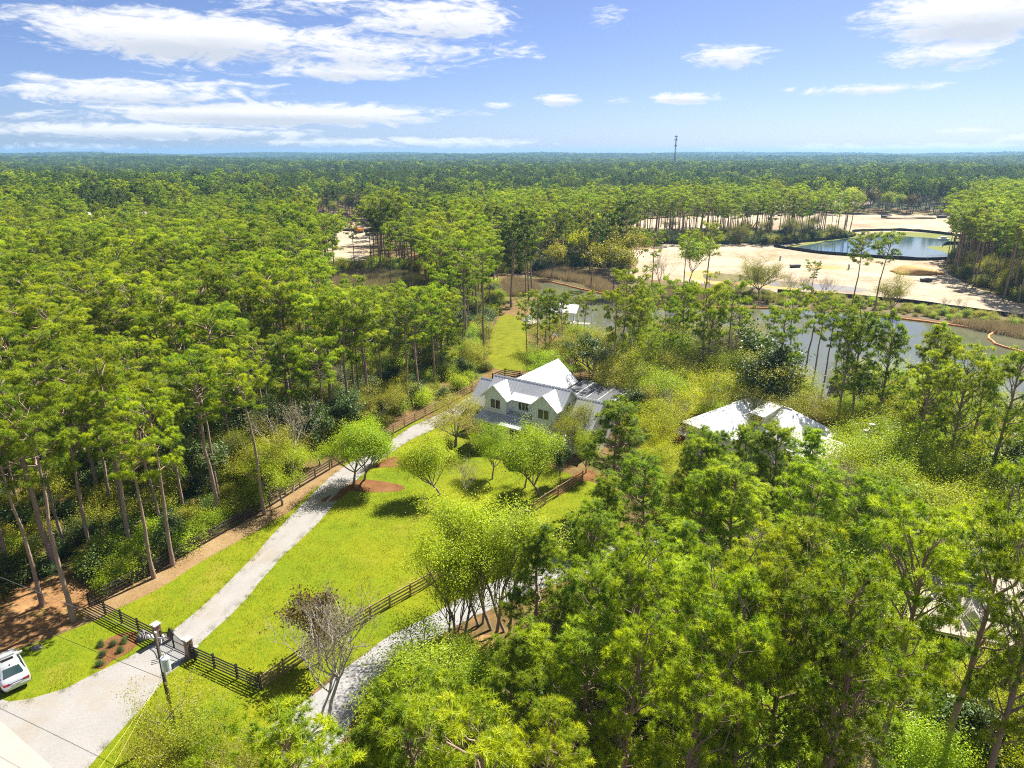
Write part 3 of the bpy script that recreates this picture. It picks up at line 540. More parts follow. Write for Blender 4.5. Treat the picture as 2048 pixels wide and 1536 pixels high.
def simple_house(name, label, loc, rz, w, d, hw, hr, wall, rf, nwin=3, cat='house', posts=False, seam=8):
    h = thing(name, label, cat, loc, rz)
    if posts:
        for x in (-w / 2 + .3, 0, w / 2 - .3):
            for y in (-d / 2 + .3, d / 2 - .3): box('post', wall, h, x - .1, x + .1, y - .1, y + .1, -.4, hw)
    else:
        MB().prism([(-w / 2, -d / 2, 0), (-w / 2, d / 2, 0), (-w / 2, d / 2, hw), (-w / 2, 0, hr - .1), (-w / 2, -d / 2, hw)], (w, 0, 0)).build('wall', wall, h)
        for k in range(nwin): window(h, -w / 2 + w * (k + .5) / nwin, hw * .4, hw * .8, w / nwin * .4, -d / 2, 2, 1)
    o = .4; sl = (hr - hw) / (d / 2)
    roof(h, [(-w / 2 - o, -d / 2 - o, hw - sl * o), (w / 2 + o, -d / 2 - o, hw - sl * o), (w / 2 + o, 0, hr), (-w / 2 - o, 0, hr)], rf, .12, seam)
    roof(h, [(w / 2 + o, d / 2 + o, hw - sl * o), (-w / 2 - o, d / 2 + o, hw - sl * o), (-w / 2 - o, 0, hr), (w / 2 + o, 0, hr)], rf, .12, seam)
    return h
# tan roofed house seen through the pines on the right edge
x, y = G(1990, 1215, 4.0); th = simple_house('tan_roofed_house', 'house with pale tan metal roof half hidden by pines at the right edge', (x + 1.5, y + 1.5, 0), R(-20), 13, 9, 3.2, 5.4, 'beige_wall', 'tan_roof', seam=20)
d = MB().prism([(-3.4, -3.6, 3.6), (-2.0, -3.6, 3.6), (-2.7, -3.6, 4.5)], (0, 2.6, .5)).build('roof_vent', 'beige_wall', th)
# boat houses and docks
x, y = G(1132, 606, 4.2); bh = simple_house('boathouse', 'open boathouse with white roof standing in the river', (x, y, 0), R(-20), 5.4, 4.2, 2.8, 4.0, 'white_paint', 'white_roof', posts=True, cat='boathouse')
bx_, by_ = x, y
x, y = G(1705, 780, 3.2); b2 = simple_house('boathouse', 'small brown-roofed boathouse on posts behind two dark trunks', (x, y, 0), R(-35), 5.0, 4.6, 2.7, 4.0, 'dark_paint', 'brown_roof', posts=True, cat='boathouse')
def dock(label, pts, w, z=.9):
    P = [Vector((*p, 0)) for p in pts]; dk = thing('dock', label, 'dock', P[0])
    for a, b in zip(P[:-1], P[1:]):
        d = (b - a); L = d.length; d.normalize(); s = Vector((-d.y, d.x, 0)); n = int(L / .6)
        me = MB().box(-.27, .27, -w / 2, w / 2, z - .06, z).mesh('plank', 'grey_wood')
        for k in range(n + 1): p = a + d * min(L, k * .6) - P[0]; link('plank', me, dk, p, math.atan2(d.y, d.x))
        for k in range(0, n + 1, 5):
            for sg in (-1, 1): p = a + d * min(L, k * .6) + s * sg * w / 2 - P[0]; MB().tube([(p.x, p.y, -.4), (p.x, p.y, z + .5)], .11, 6).build('pile', 'pole_wood', dk)
dock('pale plank dock reaching from the near bank to the white boathouse', [G(1058, 655), G(1075, 640, .9), (bx_ - 3.6, by_ - 4.0), (bx_ + 4.6, by_ - 6.0)], 1.6)
dock('short plank dock in the river right of the white boathouse dock', [G(1138, 646, .9), G(1152, 643, .9)], 2.0)
dock('short plank dock below the brown-roofed boathouse', [G(1690, 812, .9), G(1702, 790, .9)], 1.5)
def boat(loc, rz):
    b = thing('motor_boat', 'teal motor boat moored by the white boathouse dock', 'boat', loc, rz)
    st = [(-2.6, .9, .9), (-1, 1.0, .95), (1.0, .9, 1.05), (2.2, .5, 1.2), (2.9, .03, 1.35)]; m = MB()
    for x, w, t in st: m.v += [(x, -w, t), (x, -w * .7, .1), (x, w * .7, .1), (x, w, t)]
    for i in range(4):
        for k in range(3): a = i * 4 + k; m.f.append((a, a + 1, a + 5, a + 4))
    m.f.append((0, 3, 2, 1)); m.build('hull', 'boat_blue', b)
    MB().slab([(-2.5, -.8, .7), (2.0, -.5, .8), (2.0, .5, .8), (-2.5, .8, .7)], .05).build('deck', 'white_paint', b); box('console', 'white_paint', b, -.5, .2, -.4, .4, .7, 1.5)
    box('windscreen', 'car_glass', b, .2, .25, -.4, .4, 1.3, 1.8); box('engine', 'dark_paint', b, -3.0, -2.6, -.25, .25, .3, 1.3)
boat((*G(1062, 640, .5), 0), R(70))
# ------------------------------------------------------------------ fences, pillars, gate
def fence(name, label, pts, spacing, h, rails, mat, group=None, th=.05, rw=.13, post=.12, cat='fence'):
    P = [Vector((*p, 0)) for p in pts]; f = thing(name, label, cat, P[0], group=group)
    pm = MB().box(-post / 2, post / 2, -post / 2, post / 2, 0, h).mesh('post', mat); rm = MB().box(0, 1, -th / 2, th / 2, -rw / 2, rw / 2).mesh('rail', mat)
    r = random.Random(len(label)); first = True
    for a, b in zip(P[:-1], P[1:]):
        d = b - a; L = d.length; n = max(1, round(L / spacing)); ang = math.atan2(d.y, d.x); s = Vector((-math.sin(ang), math.cos(ang), 0)) * -(post / 2 + th / 2)
        for k in range(n + 1):
            if k or first: link('post', pm, f, a + d * (k / n) - P[0], ang)
        first = False
        for k in range(n):
            for z in rails:
                p = a + d * (k / n) - P[0] + s; o = link('rail', rm, f, (p.x, p.y, z + r.uniform(-.015, .015)), ang, (L / n - .004, 1, 1)); o.rotation_euler.y = r.uniform(-.006, .006)
    return f
PL, PR = Vector((*G(318, 1284), 0)), Vector((*G(381, 1314), 0))
gdir = (PR - PL).normalized(); gang = math.atan2(gdir.y, gdir.x)
FL, FR = Vector((*G(180, 1213), 0)), Vector((*G(523, 1379), 0))
R5 = [.18, .44, .70, .96, 1.20]; R4 = [.22, .55, .88, 1.2]
fence('rail_fence', 'black five-rail fence from the woods corner to the left gate pillar', [FL[:2], (PL - gdir * .27)[:2]], 2.3, 1.3, R5, 'fence_black', 'black gate fences', rw=.09)
fence('rail_fence', 'black five-rail fence from the right gate pillar to the lawn corner', [(PR + gdir * .27)[:2], FR[:2]], 2.3, 1.3, R5, 'fence_black', 'black gate fences', rw=.09)
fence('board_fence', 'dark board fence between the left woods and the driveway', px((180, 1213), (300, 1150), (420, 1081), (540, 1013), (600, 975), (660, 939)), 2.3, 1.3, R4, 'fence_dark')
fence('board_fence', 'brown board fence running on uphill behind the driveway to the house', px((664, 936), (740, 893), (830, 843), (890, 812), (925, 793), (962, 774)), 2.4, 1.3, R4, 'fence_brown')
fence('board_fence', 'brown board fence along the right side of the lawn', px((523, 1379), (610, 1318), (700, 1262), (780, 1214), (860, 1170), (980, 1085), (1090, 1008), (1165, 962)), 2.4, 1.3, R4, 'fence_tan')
fence('board_fence', 'dark board fence behind the pool enclosure left of the path', [G(1160, 762), G(1192, 760)], 2.2, 1.4, R4, 'fence_dark')
fence('board_fence', 'dark board fence behind the pool enclosure right of the path', [G(1205, 763), G(1240, 772)], 2.2, 1.4, R4, 'fence_dark')
fence('board_fence', 'dark board fence far behind the left wing of the farmhouse', [G(985, 762), G(1010, 752), G(1040, 757)], 2.4, 1.4, R4, 'fence_dark')
def pillar(p, label):
    t = thing('gate_pillar', label, 'pillar', p, gang, 'brick gate pillars')
    box('shaft', 'pillar_brick', t, -.23, .23, -.23, .23, 0, 1.62); box('plinth', 'pillar_brick', t, -.27, .27, -.27, .27, 0, .2)
    box('cap', 'cap_stone', t, -.29, .29, -.29, .29, 1.62, 1.71); MB().prism([(-.24, -.24, 1.71), (.24, -.24, 1.71), (0, -.24, 1.75)], (0, .48, 0)).build('cap_top', 'cap_stone', t)
pillar(PL, 'brick gate pillar with pale cap left of the drive'); pillar(PR, 'brick gate pillar with pale cap right of the drive')
def gate():
    L = (PR - PL).length - .6; half = L / 2 - .03
    for s, lab in ((0, 'left leaf of the arched black iron driveway gate'), (1, 'right leaf of the arched black iron driveway gate')):
        base = PL + gdir * .3 if s == 0 else PR - gdir * .3; t = thing('iron_gate', lab, 'gate', base, gang if s == 0 else gang + math.pi, 'gate leaves')
        top = lambda x: 1.15 + .55 * (x / half) ** 2
        n = 14; m = MB().tube([(half * k / n, 0, top(half * k / n)) for k in range(n + 1)], .03, 6); m.box(0, .06, -.03, .03, .08, 1.15); m.box(half - .06, half, -.03, .03, .08, 1.7); m.box(.06, half - .06, -.025, .025, .08, .14); m.build('frame', 'fence_black', t)
        box('mid_rail', 'fence_black', t, .06, half - .06, -.02, .02, .78, .83)
        q = MB()
        for k in range(1, 17): x = half * k / 17; q.box(x - .009, x + .009, -.009, .009, .14, top(x) - .02)
        o = q.build('pickets', 'fence_black', t); o['kind'] = 'stuff'
    for p, lab in ((PL + gdir * .55 + Vector((.35, .5, 0)), 'dark gate operator post beside the left pillar'), (PR + gdir * .75 + Vector((-.1, -.1, 0)), 'dark gate operator box behind the right pillar')):
        t = thing('gate_operator', lab, 'gate motor', p, gang); box('post', 'fence_black', t, -.07, .07, -.07, .07, 0, 1.1); box('housing', 'black_trim', t, -.16, .16, -.2, .2, .35, .8)
gate()
def boulder(name, label, loc, r, mat='rock', seed=1, cat='boulder'):
    bm = bmesh.new(); bmesh.ops.create_icosphere(bm, subdivisions=3, radius=1); q = random.Random(seed); ph = [q.uniform(0, 6) for _ in range(4)]
    for v in bm.verts:
        k = 1 + .16 * math.sin(3 * v.co.x + ph[0]) + .14 * math.sin(4 * v.co.y + ph[1]) + .1 * math.sin(5 * v.co.z + 3 * v.co.x + ph[2]); v.co = Vector((v.co.x * r[0] * k, v.co.y * r[1] * k, max(-.15, v.co.z) * r[2] * k))
    me = bpy.data.meshes.new(name); bm.to_mesh(me); bm.free(); me.materials.append(MATS[mat]); me.polygons.foreach_set('use_smooth', [True] * len(me.polygons))
    return tag(link(name, me, None, (*loc, 0)), label, cat)
boulder('boulder', 'dark grey boulder behind the flower bed by the gate', G(285, 1275), (.55, .4, .5)); boulder('boulder', 'flat dark stone lying on the straw near the car', G(74, 1296), (.55, .3, .2), seed=3)
# ------------------------------------------------------------------ utility pole
PH = 7.8; pp = Vector((*G(311, 1268, PH), 0))
def pole():
    t = thing('utility_pole', 'wooden utility pole with grey transformer drum in front of the gate', 'utility pole', pp)
    MB().tube([(0, 0, 0), (0, 0, PH)], [.145, .10], 12).build('pole', 'pole_wood', t, True)
    tr = MB().tube([(.34, -.12, PH - 2.6), (.34, -.12, PH - 1.75)], .27, 16).build('transformer', 'transformer_paint', t, False)
    MB().tube([(.34, -.12, PH - 1.75), (.34, -.12, PH - 1.68), (.34, -.12, PH - 1.62)], [.28, .26, .1], 16).build('lid', 'transformer_paint', tr)
    MB().tube([(.34, -.12, PH - 1.62), (.34, -.12, PH - 1.35)], [.06, .04], 8).build('bushing', 'porcelain', tr)
    box('bracket', 'galvanised', tr, .1, .3, -.16, -.06, PH - 2.2, PH - 2.1)
    a = MB().tube([(-.55, .05, PH - .35), (.45, .05, PH - .35)], .05, 6).build('crossarm', 'galvanised', t)
    for x in (-.5, -.28, .4): MB().tube([(x, .05, PH - .35), (x, .05, PH - .25), (x, .05, PH - .1)], [.05, .09, .05], 8).build('insulator', 'porcelain', a)
    MB().tube([(0, 0, PH), (0, 0, PH + .12), (0, 0, PH + .2)], [.05, .08, .03], 8).build('insulator', 'porcelain', t)
    box('fuse_cutout', 'porcelain', t, .12, .2, .1, .18, PH - .8, PH - .4)
    for k in range(3): MB().tube([(-.12, -.03, PH - 1.9 - .12 * k), (-.55, -.1 - .06 * k, PH - 1.95 - .1 * k)], .02, 5).build('service_drop', 'black_trim', t)
pole()
def wire(label, a, b, sag, r=.012, mat='wire'):
    a, b = Vector(a), Vector(b); n = 24; P = [a.lerp(b, k / n) - Vector((0, 0, sag * 4 * (k / n) * (1 - k / n))) - a for k in range(n + 1)]
    o = MB().tube(P, r, 5).build('overhead_wire', mat); o.location = a; return tag(o, label, 'wire', 'overhead wires')
tw = Vector((*G(-330, 1010, 9.0), 0))
wire('upper bare wire from the pole top towards the left edge', (*(pp + Vector((-.5, .05, 0)))[:2], PH - .1), (*G(-500, 935, 9.2), 9.2), .5)
wire('lower cable from the pole towards the left edge', (*(pp + Vector((-.12, 0, 0)))[:2], PH - 3.4), (*G(-500, 985, 6.6), 6.6), .7, .016, 'black_trim')
wire('pale wire running from the pole down to the bottom edge, left of two', (*pp[:2], PH - 3.2), (*G(120, 1640, 5.5), 5.5), .15, .007, 'yellow_guard')
wire('pale wire running from the pole down to the bottom edge, right of two', (*pp[:2], PH - 2.9), (*G(160, 1650, 5.5), 5.5), .15, .007, 'yellow_guard')
# ------------------------------------------------------------------ cars
def wheel(parent, x, y, r=.33):
    s = 1 if y > 0 else -1
    w = MB().tube([(x, y - .1, r), (x, y + .1, r)], r, 18).build('wheel', 'tyre', parent); MB().tube([(x, y + s * .08, r), (x, y + s * .115, r)], [r * .66, r * .6], 14).build('rim', 'rim', w)
def sedan(label, loc, rz, paint, group=None, detail=True):
    c = thing('parked_car', label, 'car', loc, rz, group)
    st = [(-2.30, .62, .42, .66), (-2.24, .80, .30, .90), (-2.05, .88, .26, 1.00), (-1.55, .91, .24, 1.03), (-.8, .92, .24, 1.00), (.9, .92, .24, .98), (1.5, .90, .25, .92), (2.0, .84, .28, .80), (2.22, .72, .32, .66), (2.30, .55, .38, .55)]
    m = MB(); K = 9
    for x, w, b, t in st:
        h = t - b; half = [(w * .86, b), (w * .97, b + h * .22), (w, b + h * .5), (w * .985, b + h * .72), (w * .93, b + h * .92), (w * .80, t), (w * .4, t + .025), (0, t + .035)]
        prof = [(y, z) for y, z in half] + [(-y, z) for y, z in half[-2::-1]]; m.v += [(x, y, z) for y, z in prof]
    k = 15
    for i in range(len(st) - 1):
        for j in range(k - 1): a = i * k + j; m.f.append((a, a + 1, a + k + 1, a + k))
        m.f.append((i * k, (i + 1) * k, (i + 1) * k + k - 1, i * k + k - 1))
    m.f.append(tuple(range(k))); m.f.append(tuple(range((len(st) - 1) * k + k - 1, (len(st) - 1) * k - 1, -1)))
    m.build('body', paint, c, True)
    # cabin: rings from the belt up to the roof
    lev = [(1.0, -1.80, 1.02, .80), (1.22, -1.45, .66, .71), (1.40, -1.05, .22, .60), (1.455, -.80, -.02, .50)]; m = MB()
    for z, xa, xb, w in lev: m.v += [(xa, -w * .92, z), (xa * .5 + xb * .5, -w, z), (xb, -w * .88, z), (xb, w * .88, z), (xa * .5 + xb * .5, w, z), (xa, w * .92, z)]
    for i in range(3):
        for j in range(6): a = i * 6 + j; b = i * 6 + (j + 1) % 6; m.f.append((a, b, b + 6, a + 6))
    m.f.append(tuple(range(18, 24))); m.build('roof', paint, c, True)
    e = .012
    MB().slab([(-1.74 - e, -.62, 1.06 + e), (-1.74 - e, .62, 1.06 + e), (-1.13 - e, .48, 1.375 + e), (-1.13 - e, -.48, 1.375 + e)], .01).build('rear_window', 'car_glass', c)
    MB().slab([(.95 + e, .64, 1.06 + e), (.95 + e, -.64, 1.06 + e), (.3 + e, -.48, 1.375 + e), (.3 + e, .48, 1.375 + e)], .01).build('windscreen', 'car_glass', c)
    for s in (-1, 1):
        MB().prism([(-1.45, s * .775, 1.06), (.70, s * .775, 1.06), (.25, s * .66, 1.34), (-.98, s * .64, 1.34)], (0, s * .02, .004)).build('side_window', 'car_glass', c)
        if detail:
            mm = MB().box(.62, .80, s * .84 if s > 0 else -1.06, 1.06 if s > 0 else -.84, 1.02, 1.14).build('mirror', paint, c)
        MB().prism([(-2.21, s * .42, .74), (-2.21, s * .78, .74), (-2.19, s * .80, .90), (-2.19, s * .42, .88)], (-.075, s * -.02, 0)).build('tail_light', 'tail_light', c)
        MB().prism([(2.06, s * .45, .62), (2.0, s * .8, .62), (1.95, s * .78, .74), (2.02, s * .45, .74)], (.15, s * -.03, 0)).build('headlight', 'porcelain', c)
        for x in (-1.42, 1.42): wheel(c, x, s * .82)
    if detail:
        box('sunroof', 'black_trim', c, -.30, .02, -.38, .38, 1.452, 1.472); box('bumper', paint, c, -2.34, -2.2, -.70, .70, .40, .60)
        box('number_plate', 'white_paint', c, -2.325, -2.27, -.26, .26, .66, .78); box('plate_recess', 'black_trim', c, -2.30, -2.25, -.5, .5, .80, .83); box('antenna_fin', 'black_trim', c, -.98, -.85, -.02, .02, 1.41, 1.5)
    return c
cl, cr = Vector((*G(12, 1381), 0)), Vector((*G(61, 1366), 0)); fwd = Vector((math.cos(R(137)), math.sin(R(137)), 0)); cc = Vector((*G(36, 1374, .3), 0)) + fwd * 2.2
sedan('silver sedan parked on the grass at the left edge', (cc.x, cc.y, .004), math.atan2(fwd.y, fwd.x), 'car_silver')
for k, (u, pt, lb) in enumerate([(640, 'car_blue', 'dark blue car in the far lot, leftmost of four'), (650, 'car_white', 'white car in the far lot, second from left'), (668, 'car_blue', 'blue car in the far lot, third from left'), (690, 'car_red', 'red car in the far lot, rightmost of four')]):
    sedan(lb, (*G(u, 430), .0), R(80 + 20 * k), pt, 'cars in the far lot', False)
# ------------------------------------------------------------------ site: silt fences, booms, machines
def ribbon(name, label, uv, h, mat, cat, th=.12, seg=3.0, z=0.0):
    P = smooth_poly(px(*uv), False, seg, .12, 4); m = MB(); o0 = Vector((*P[0], 0)); r = random.Random(2)
    for (x, y) in P: hh = h * r.uniform(.8, 1.1); m.v += [(x - o0.x, y - o0.y, z), (x - o0.x, y - o0.y, z + hh), (x - o0.x + th, y - o0.y + th, z + hh), (x - o0.x + th, y - o0.y + th, z)]
    for i in range(len(P) - 1):
        a = i * 4
        for k in range(4): m.f.append((a + k, a + (k + 1) % 4, a + 4 + (k + 1) % 4, a + 4 + k))
    m.f += [(0, 1, 2, 3), (4 * len(P) - 1, 4 * len(P) - 2, 4 * len(P) - 3, 4 * len(P) - 4)]
    me = m.mesh('fabric', mat); t = thing(name, label, cat, o0); link('fabric', me, t)
    pm = MB().box(-.04, .04, -.04, .04, 0, h * 1.35).mesh('stake', 'grey_wood')
    for k in range(0, len(P), 3): link('stake', pm, t, (P[k][0] - o0.x, P[k][1] - o0.y, z))
ribbon('silt_fence', 'black silt fence around the far side of the pond', [(1548, 491), (1580, 488), (1705, 474), (1709, 464), (1812, 462), (1910, 472), (1934, 479)], 1.2, 'silt_black', 'silt fence')
ribbon('silt_fence', 'black silt fence along the near side of the pond', [(1548, 494), (1635, 507), (1713, 513), (1832, 521), (1895, 519)], 1.2, 'silt_black', 'silt fence')
ribbon('silt_fence', 'short black silt fence by the grassy spit of the pond', [(1884, 495), (1893, 489), (1925, 489)], 1.2, 'silt_black', 'silt fence')
ribbon('silt_fence', 'black silt fence along the river edge of the sand', [(1555, 586), (1640, 592), (1713, 597), (1824, 607), (1930, 621), (2080, 643)], 1.0, 'silt_black', 'silt fence')
ribbon('silt_fence', 'black silt fence crossing the sand clearing behind the marsh', [(662, 461), (690, 462), (755, 465)], 1.2, 'silt_black', 'silt fence')
def boom(label, uv):
    P = smooth_poly(px(*uv), False, 2.0, .25, 8); o0 = Vector((*P[0], .12)); t = thing('floating_boom', label, 'boom', o0); n = 8
    for k in range(0, len(P) - 1, n):
        Q = P[k:k + n + 1]; 
        if len(Q) > 1: MB().tube([(x - o0.x, y - o0.y, .03) for x, y in Q], .24, 6).build('float', 'boom_orange', t)
boom('orange floating boom across the upper bend of the river', [(1012, 563), (1060, 562), (1104, 565), (1162, 579), (1214, 591), (1240, 600)])
boom('orange floating boom along the far bank in the middle of the river', [(1262, 614), (1340, 615), (1420, 616), (1490, 617), (1552, 618)])
boom('orange floating boom along the far bank at the right', [(1668, 624), (1710, 626), (1824, 641), (1900, 651), (1984, 664), (1976, 672), (1983, 684), (2009, 696), (2060, 710), (2140, 735)])
def excavator(label, loc, rz, paint='machine_orange'):
    e = thing('excavator', label, 'excavator', loc, rz)
    for s in (-1, 1): MB().prism([(-1.8, s * 1.2 - .3, .1), (1.8, s * 1.2 - .3, .1), (2.1, s * 1.2 - .3, .5), (1.8, s * 1.2 - .3, .9), (-1.8, s * 1.2 - .3, .9), (-2.1, s * 1.2 - .3, .5)], (0, .6, 0)).build('track', 'steel_dark', e)
    box('house', paint, e, -2.2, 1.2, -1.3, 1.3, 1.0, 2.1); cb = box('cab', paint, e, -.1, 1.3, .35, 1.3, 2.1, 3.1); box('window', 'car_glass', cb, 1.3, 1.33, .4, 1.25, 2.0, 3.0)
    MB().tube([(1.0, -.3, 1.6), (3.2, -.3, 4.2), (5.2, -.3, 3.9)], [.3, .28, .22], 6).build('boom', paint, e); MB().tube([(5.2, -.3, 3.9), (5.8, -.3, 1.2)], [.22, .16], 6).build('arm', paint, e)
    MB().prism([(5.4, -.8, 1.2), (6.2, -.8, 1.1), (6.1, -.8, .3), (5.3, -.8, .4)], (0, 1.0, 0)).build('bucket', 'steel_dark', e)
excavator('orange excavator on the sand clearing behind the marsh', (*G(717, 466), 0), R(150))
excavator('yellow excavator parked under the tree belt on the sand', (*G(1500, 462), 0), R(20), 'machine_yellow')
def skip(label, uv, s=1.0):
    t = thing('waste_skip', label, 'skip', (*G(*uv), 0), R(15)); m = MB(); a, b = 3.0 * s, 1.2 * s
    for z, k in ((0, .85), (1.6 * s, 1)):
        m.v += [(-a * k, -b * k, z), (a * k, -b * k, z), (a * k, b * k, z), (-a * k, b * k, z)]
    for k in range(4): m.f.append((k, (k + 1) % 4, 4 + (k + 1) % 4, 4 + k))
    m.f.append((3, 2, 1, 0)); m.f.append((4, 5, 6, 7)); m.build('bin', 'steel_dark', t); box('rim', 'steel_dark', t, -a - .1, a + .1, -b - .1, b + .1, 1.5 * s, 1.58 * s)
skip('dark skip on the far sand, left of two near the treeline', (1772, 436)); skip('dark skip on the far sand, right of two near the treeline', (1883, 436)); skip('small dark bin on the sand between puddle and pond', (1590, 535), .6); skip('small dark bin on the sand near the right woods', (1852, 563), .6)
boulder('spoil_heap', 'rounded heap of ochre sand at the right of the site', G(1836, 546), (7, 5, 2.2), 'ochre_sand', 5, 'heap')
boulder('spoil_heap', 'long low heap of pale spoil below the treeline', G(1820, 437), (14, 5, 1.8), 'construction_sand', 6, 'heap')
for k, (u, v) in enumerate([(1640, 531), (1697, 539), (1560, 521), (1480, 560)]):
    t = thing('riser_pipe', ['pale riser pipe standing on the sand beside the ochre streak', 'pale riser pipe standing at the end of the ochre streak', 'pale riser pipe standing left of the pond silt fence', 'pale riser pipe standing at the upper edge of the puddle'][k], 'pipe', (*G(u, v), 0)); MB().tube([(0, 0, 0), (0, 0, 1.6)], .3, 10).build('pipe', 'soil_pipe', t); MB().tube([(0, 0, 1.6), (0, 0, 1.75)], .42, 10).build('collar', 'soil_pipe', t)
t = thing('pump_float', 'small white pump float on the construction pond', 'float', (*G(1886, 480), .03)); box('deck', 'white_paint', t, -2.2, 2.2, -1.2, 1.2, .1, .7); box('pump_house', 'white_paint', t, -1.2, 1.2, -.7, .7, .7, 1.5)
# ------------------------------------------------------------------ mast and far buildings
def tower():
    X, Y = 310.0, 1290.0; X = (1347 - 1024) / FPX * (Y * CP + 36 * SP); h = 66; t = thing('cell_tower', 'tall dark mobile phone mast above the horizon', 'tower', (X, Y, 0))
    for k in range(3):
        a = k * 2.094; MB().tube([(1.5 * math.cos(a), 1.5 * math.sin(a), 0), (.7 * math.cos(a), .7 * math.sin(a), h)], .35, 6).build('leg', 'tower_steel', t)
    m = MB()
    for i in range(22):
        z0, z1 = i * 3, i * 3 + 3
        for k in range(3):
            a, b = k * 2.094, (k + 1) * 2.094; r0 = 1.5 - .8 * z0 / h; r1 = 1.5 - .8 * z1 / h
            m.tube([(r0 * math.cos(a), r0 * math.sin(a), z0), (r1 * math.cos(b), r1 * math.sin(b), z1)], .14, 4)
    m.build('lattice', 'tower_steel', t)['kind'] = 'stuff'
    for z, r in ((h - .5, 2.2), (h - 6, 2.4), (h - 16, 1.8)):
        g = MB()
        for k in range(9): a = k * .698; g.box(r * math.cos(a) - .22, r * math.cos(a) + .22, r * math.sin(a) - .22, r * math.sin(a) + .22, z - 1.2, z + 1.2)
        g.tube([(-r, 0, z), (r, 0, z)], .12, 4); g.tube([(0, -r, z), (0, r, z)], .12, 4); g.build('antenna_array', 'tower_steel', t)
    MB().tube([(0, 0, h), (0, 0, h + 4)], .15, 5).build('lightning_rod', 'tower_steel', t)
tower()
t = thing('radio_mast', 'thin faint radio mast on the left horizon', 'mast', ((295 - 1024) / FPX * 3400 * CP * 1.0, 3400, 0)); MB().tube([(0, 0, 0), (0, 0, 62)], .6, 5).build('mast', 'tower_steel', t)
for k, (u, v, w, col, lb) in enumerate([(738, 327, 60, 'white_roof', 'long white roof near the horizon left of centre'), (755, 330, 40, 'white_roof', 'second white roof near the horizon left of centre'), (1152, 322, 30, 'white_paint', 'white far house on the horizon, left of three'), (1170, 322, 30, 'white_paint', 'white far house on the horizon, middle of three'), (1188, 321, 30, 'white_paint', 'white far house on the horizon, right of three'),
        (1350, 332, 36, 'white_roof', 'white building at the foot of the mast'), (108, 331, 60, 'boat_blue', 'pale blue roof near the left horizon'), (1620, 326, 30, 'white_roof', 'white roof near the horizon right of the mast'), (1340, 350, 20, 'white_roof', 'small white roof in the woods below the mast')]):
    d2 = min(2600, max(1300, 36 * FPX / max(6, (v - 306)) * .66)); X = (u - 1024) / FPX * (d2 * CP + 20 * SP); e = float(elev(np.array(X), np.array(d2))); top = max(14.0, CAM_H - (v - 309) / FPX * d2 * 1.02 - e)
    simple_house('far_building', lb, (X, d2, e - .3), R(8 * k), w * .8, 18, top - 4, top, 'white_paint', col, 4, 'building', seam=0)
CLEAR = []
for u, v, lb in ((205, 424, 'long white roof showing between the left pines'), (264, 424, 'second white roof showing between the left pines')):
    x, y = G(u, v, 14.0); simple_house('far_building', lb, (x, y, 0), R(5), 17, 10, 12.0, 14.0, 'white_paint', 'white_roof', 4, 'building', seam=0); CLEAR.append((x, y, 13.0)); CLEAR.append((x * .93, y * .93, 9.0))
# ------------------------------------------------------------------ plants: generators
def mesh_np(name, V, F, mats, midx=None, tint=None, smooth=None):
    "V (n,3), F list of (m,k) int arrays"
    me = bpy.data.meshes.new(name); V = np.asarray(V, np.float32); me.vertices.add(len(V)); me.vertices.foreach_set('co', V.ravel())
    nl = sum(f.size for f in F); npoly = sum(len(f) for f in F); me.loops.add(nl); me.polygons.add(npoly)
    me.loops.foreach_set('vertex_index', np.concatenate([f.ravel() for f in F]).astype(np.int32))
    st = []; p = 0
    for f in F: st.append(p + np.arange(len(f)) * f.shape[1]); p += f.size
    me.polygons.foreach_set('loop_start', np.concatenate(st).astype(np.int32))
    for m in mats: me.materials.append(MATS[m])
    if midx is not None: me.polygons.foreach_set('material_index', np.asarray(midx, np.int32))
    if smooth is not None: me.polygons.foreach_set('use_smooth', smooth)
    me.update(calc_edges=True)
    if tint is not None: a = me.attributes.new('tint', 'FLOAT', 'FACE'); a.data.foreach_set('value', np.asarray(tint, np.float32))
    return me
class Plant:
    def __init__(s, seed): s.r = np.random.default_rng(seed); s.wv = []; s.wf = []; s.nv = 0; s.ends = []
    def limb(s, path, rad, sides):
        P = np.asarray(path, float); n = len(P); T = np.gradient(P, axis=0); T /= np.linalg.norm(T, axis=1)[:, None] + 1e-9
        ref = np.array([0, 0, 1.0]) if abs(T[0, 2]) < .85 else np.array([1.0, 0, 0])
        A = np.cross(T, ref); A /= np.linalg.norm(A, axis=1)[:, None] + 1e-9; B = np.cross(T, A); th = np.arange(sides) * 2 * np.pi / sides
        V = P[:, None] + (A[:, None] * np.cos(th)[None, :, None] + B[:, None] * np.sin(th)[None, :, None]) * np.asarray(rad)[:, None, None]
        s.wv.append(V.reshape(-1, 3)); i, k = np.meshgrid(np.arange(n - 1), np.arange(sides), indexing='ij'); k2 = (k + 1) % sides
        s.wf.append(np.stack([i * sides + k, i * sides + k2, (i + 1) * sides + k2, (i + 1) * sides + k], -1).reshape(-1, 4) + s.nv); s.nv += n * sides
    def wood(s): return np.concatenate(s.wv), np.concatenate(s.wf)
def unit(a): return a / (np.linalg.norm(a, axis=-1, keepdims=True) + 1e-9)
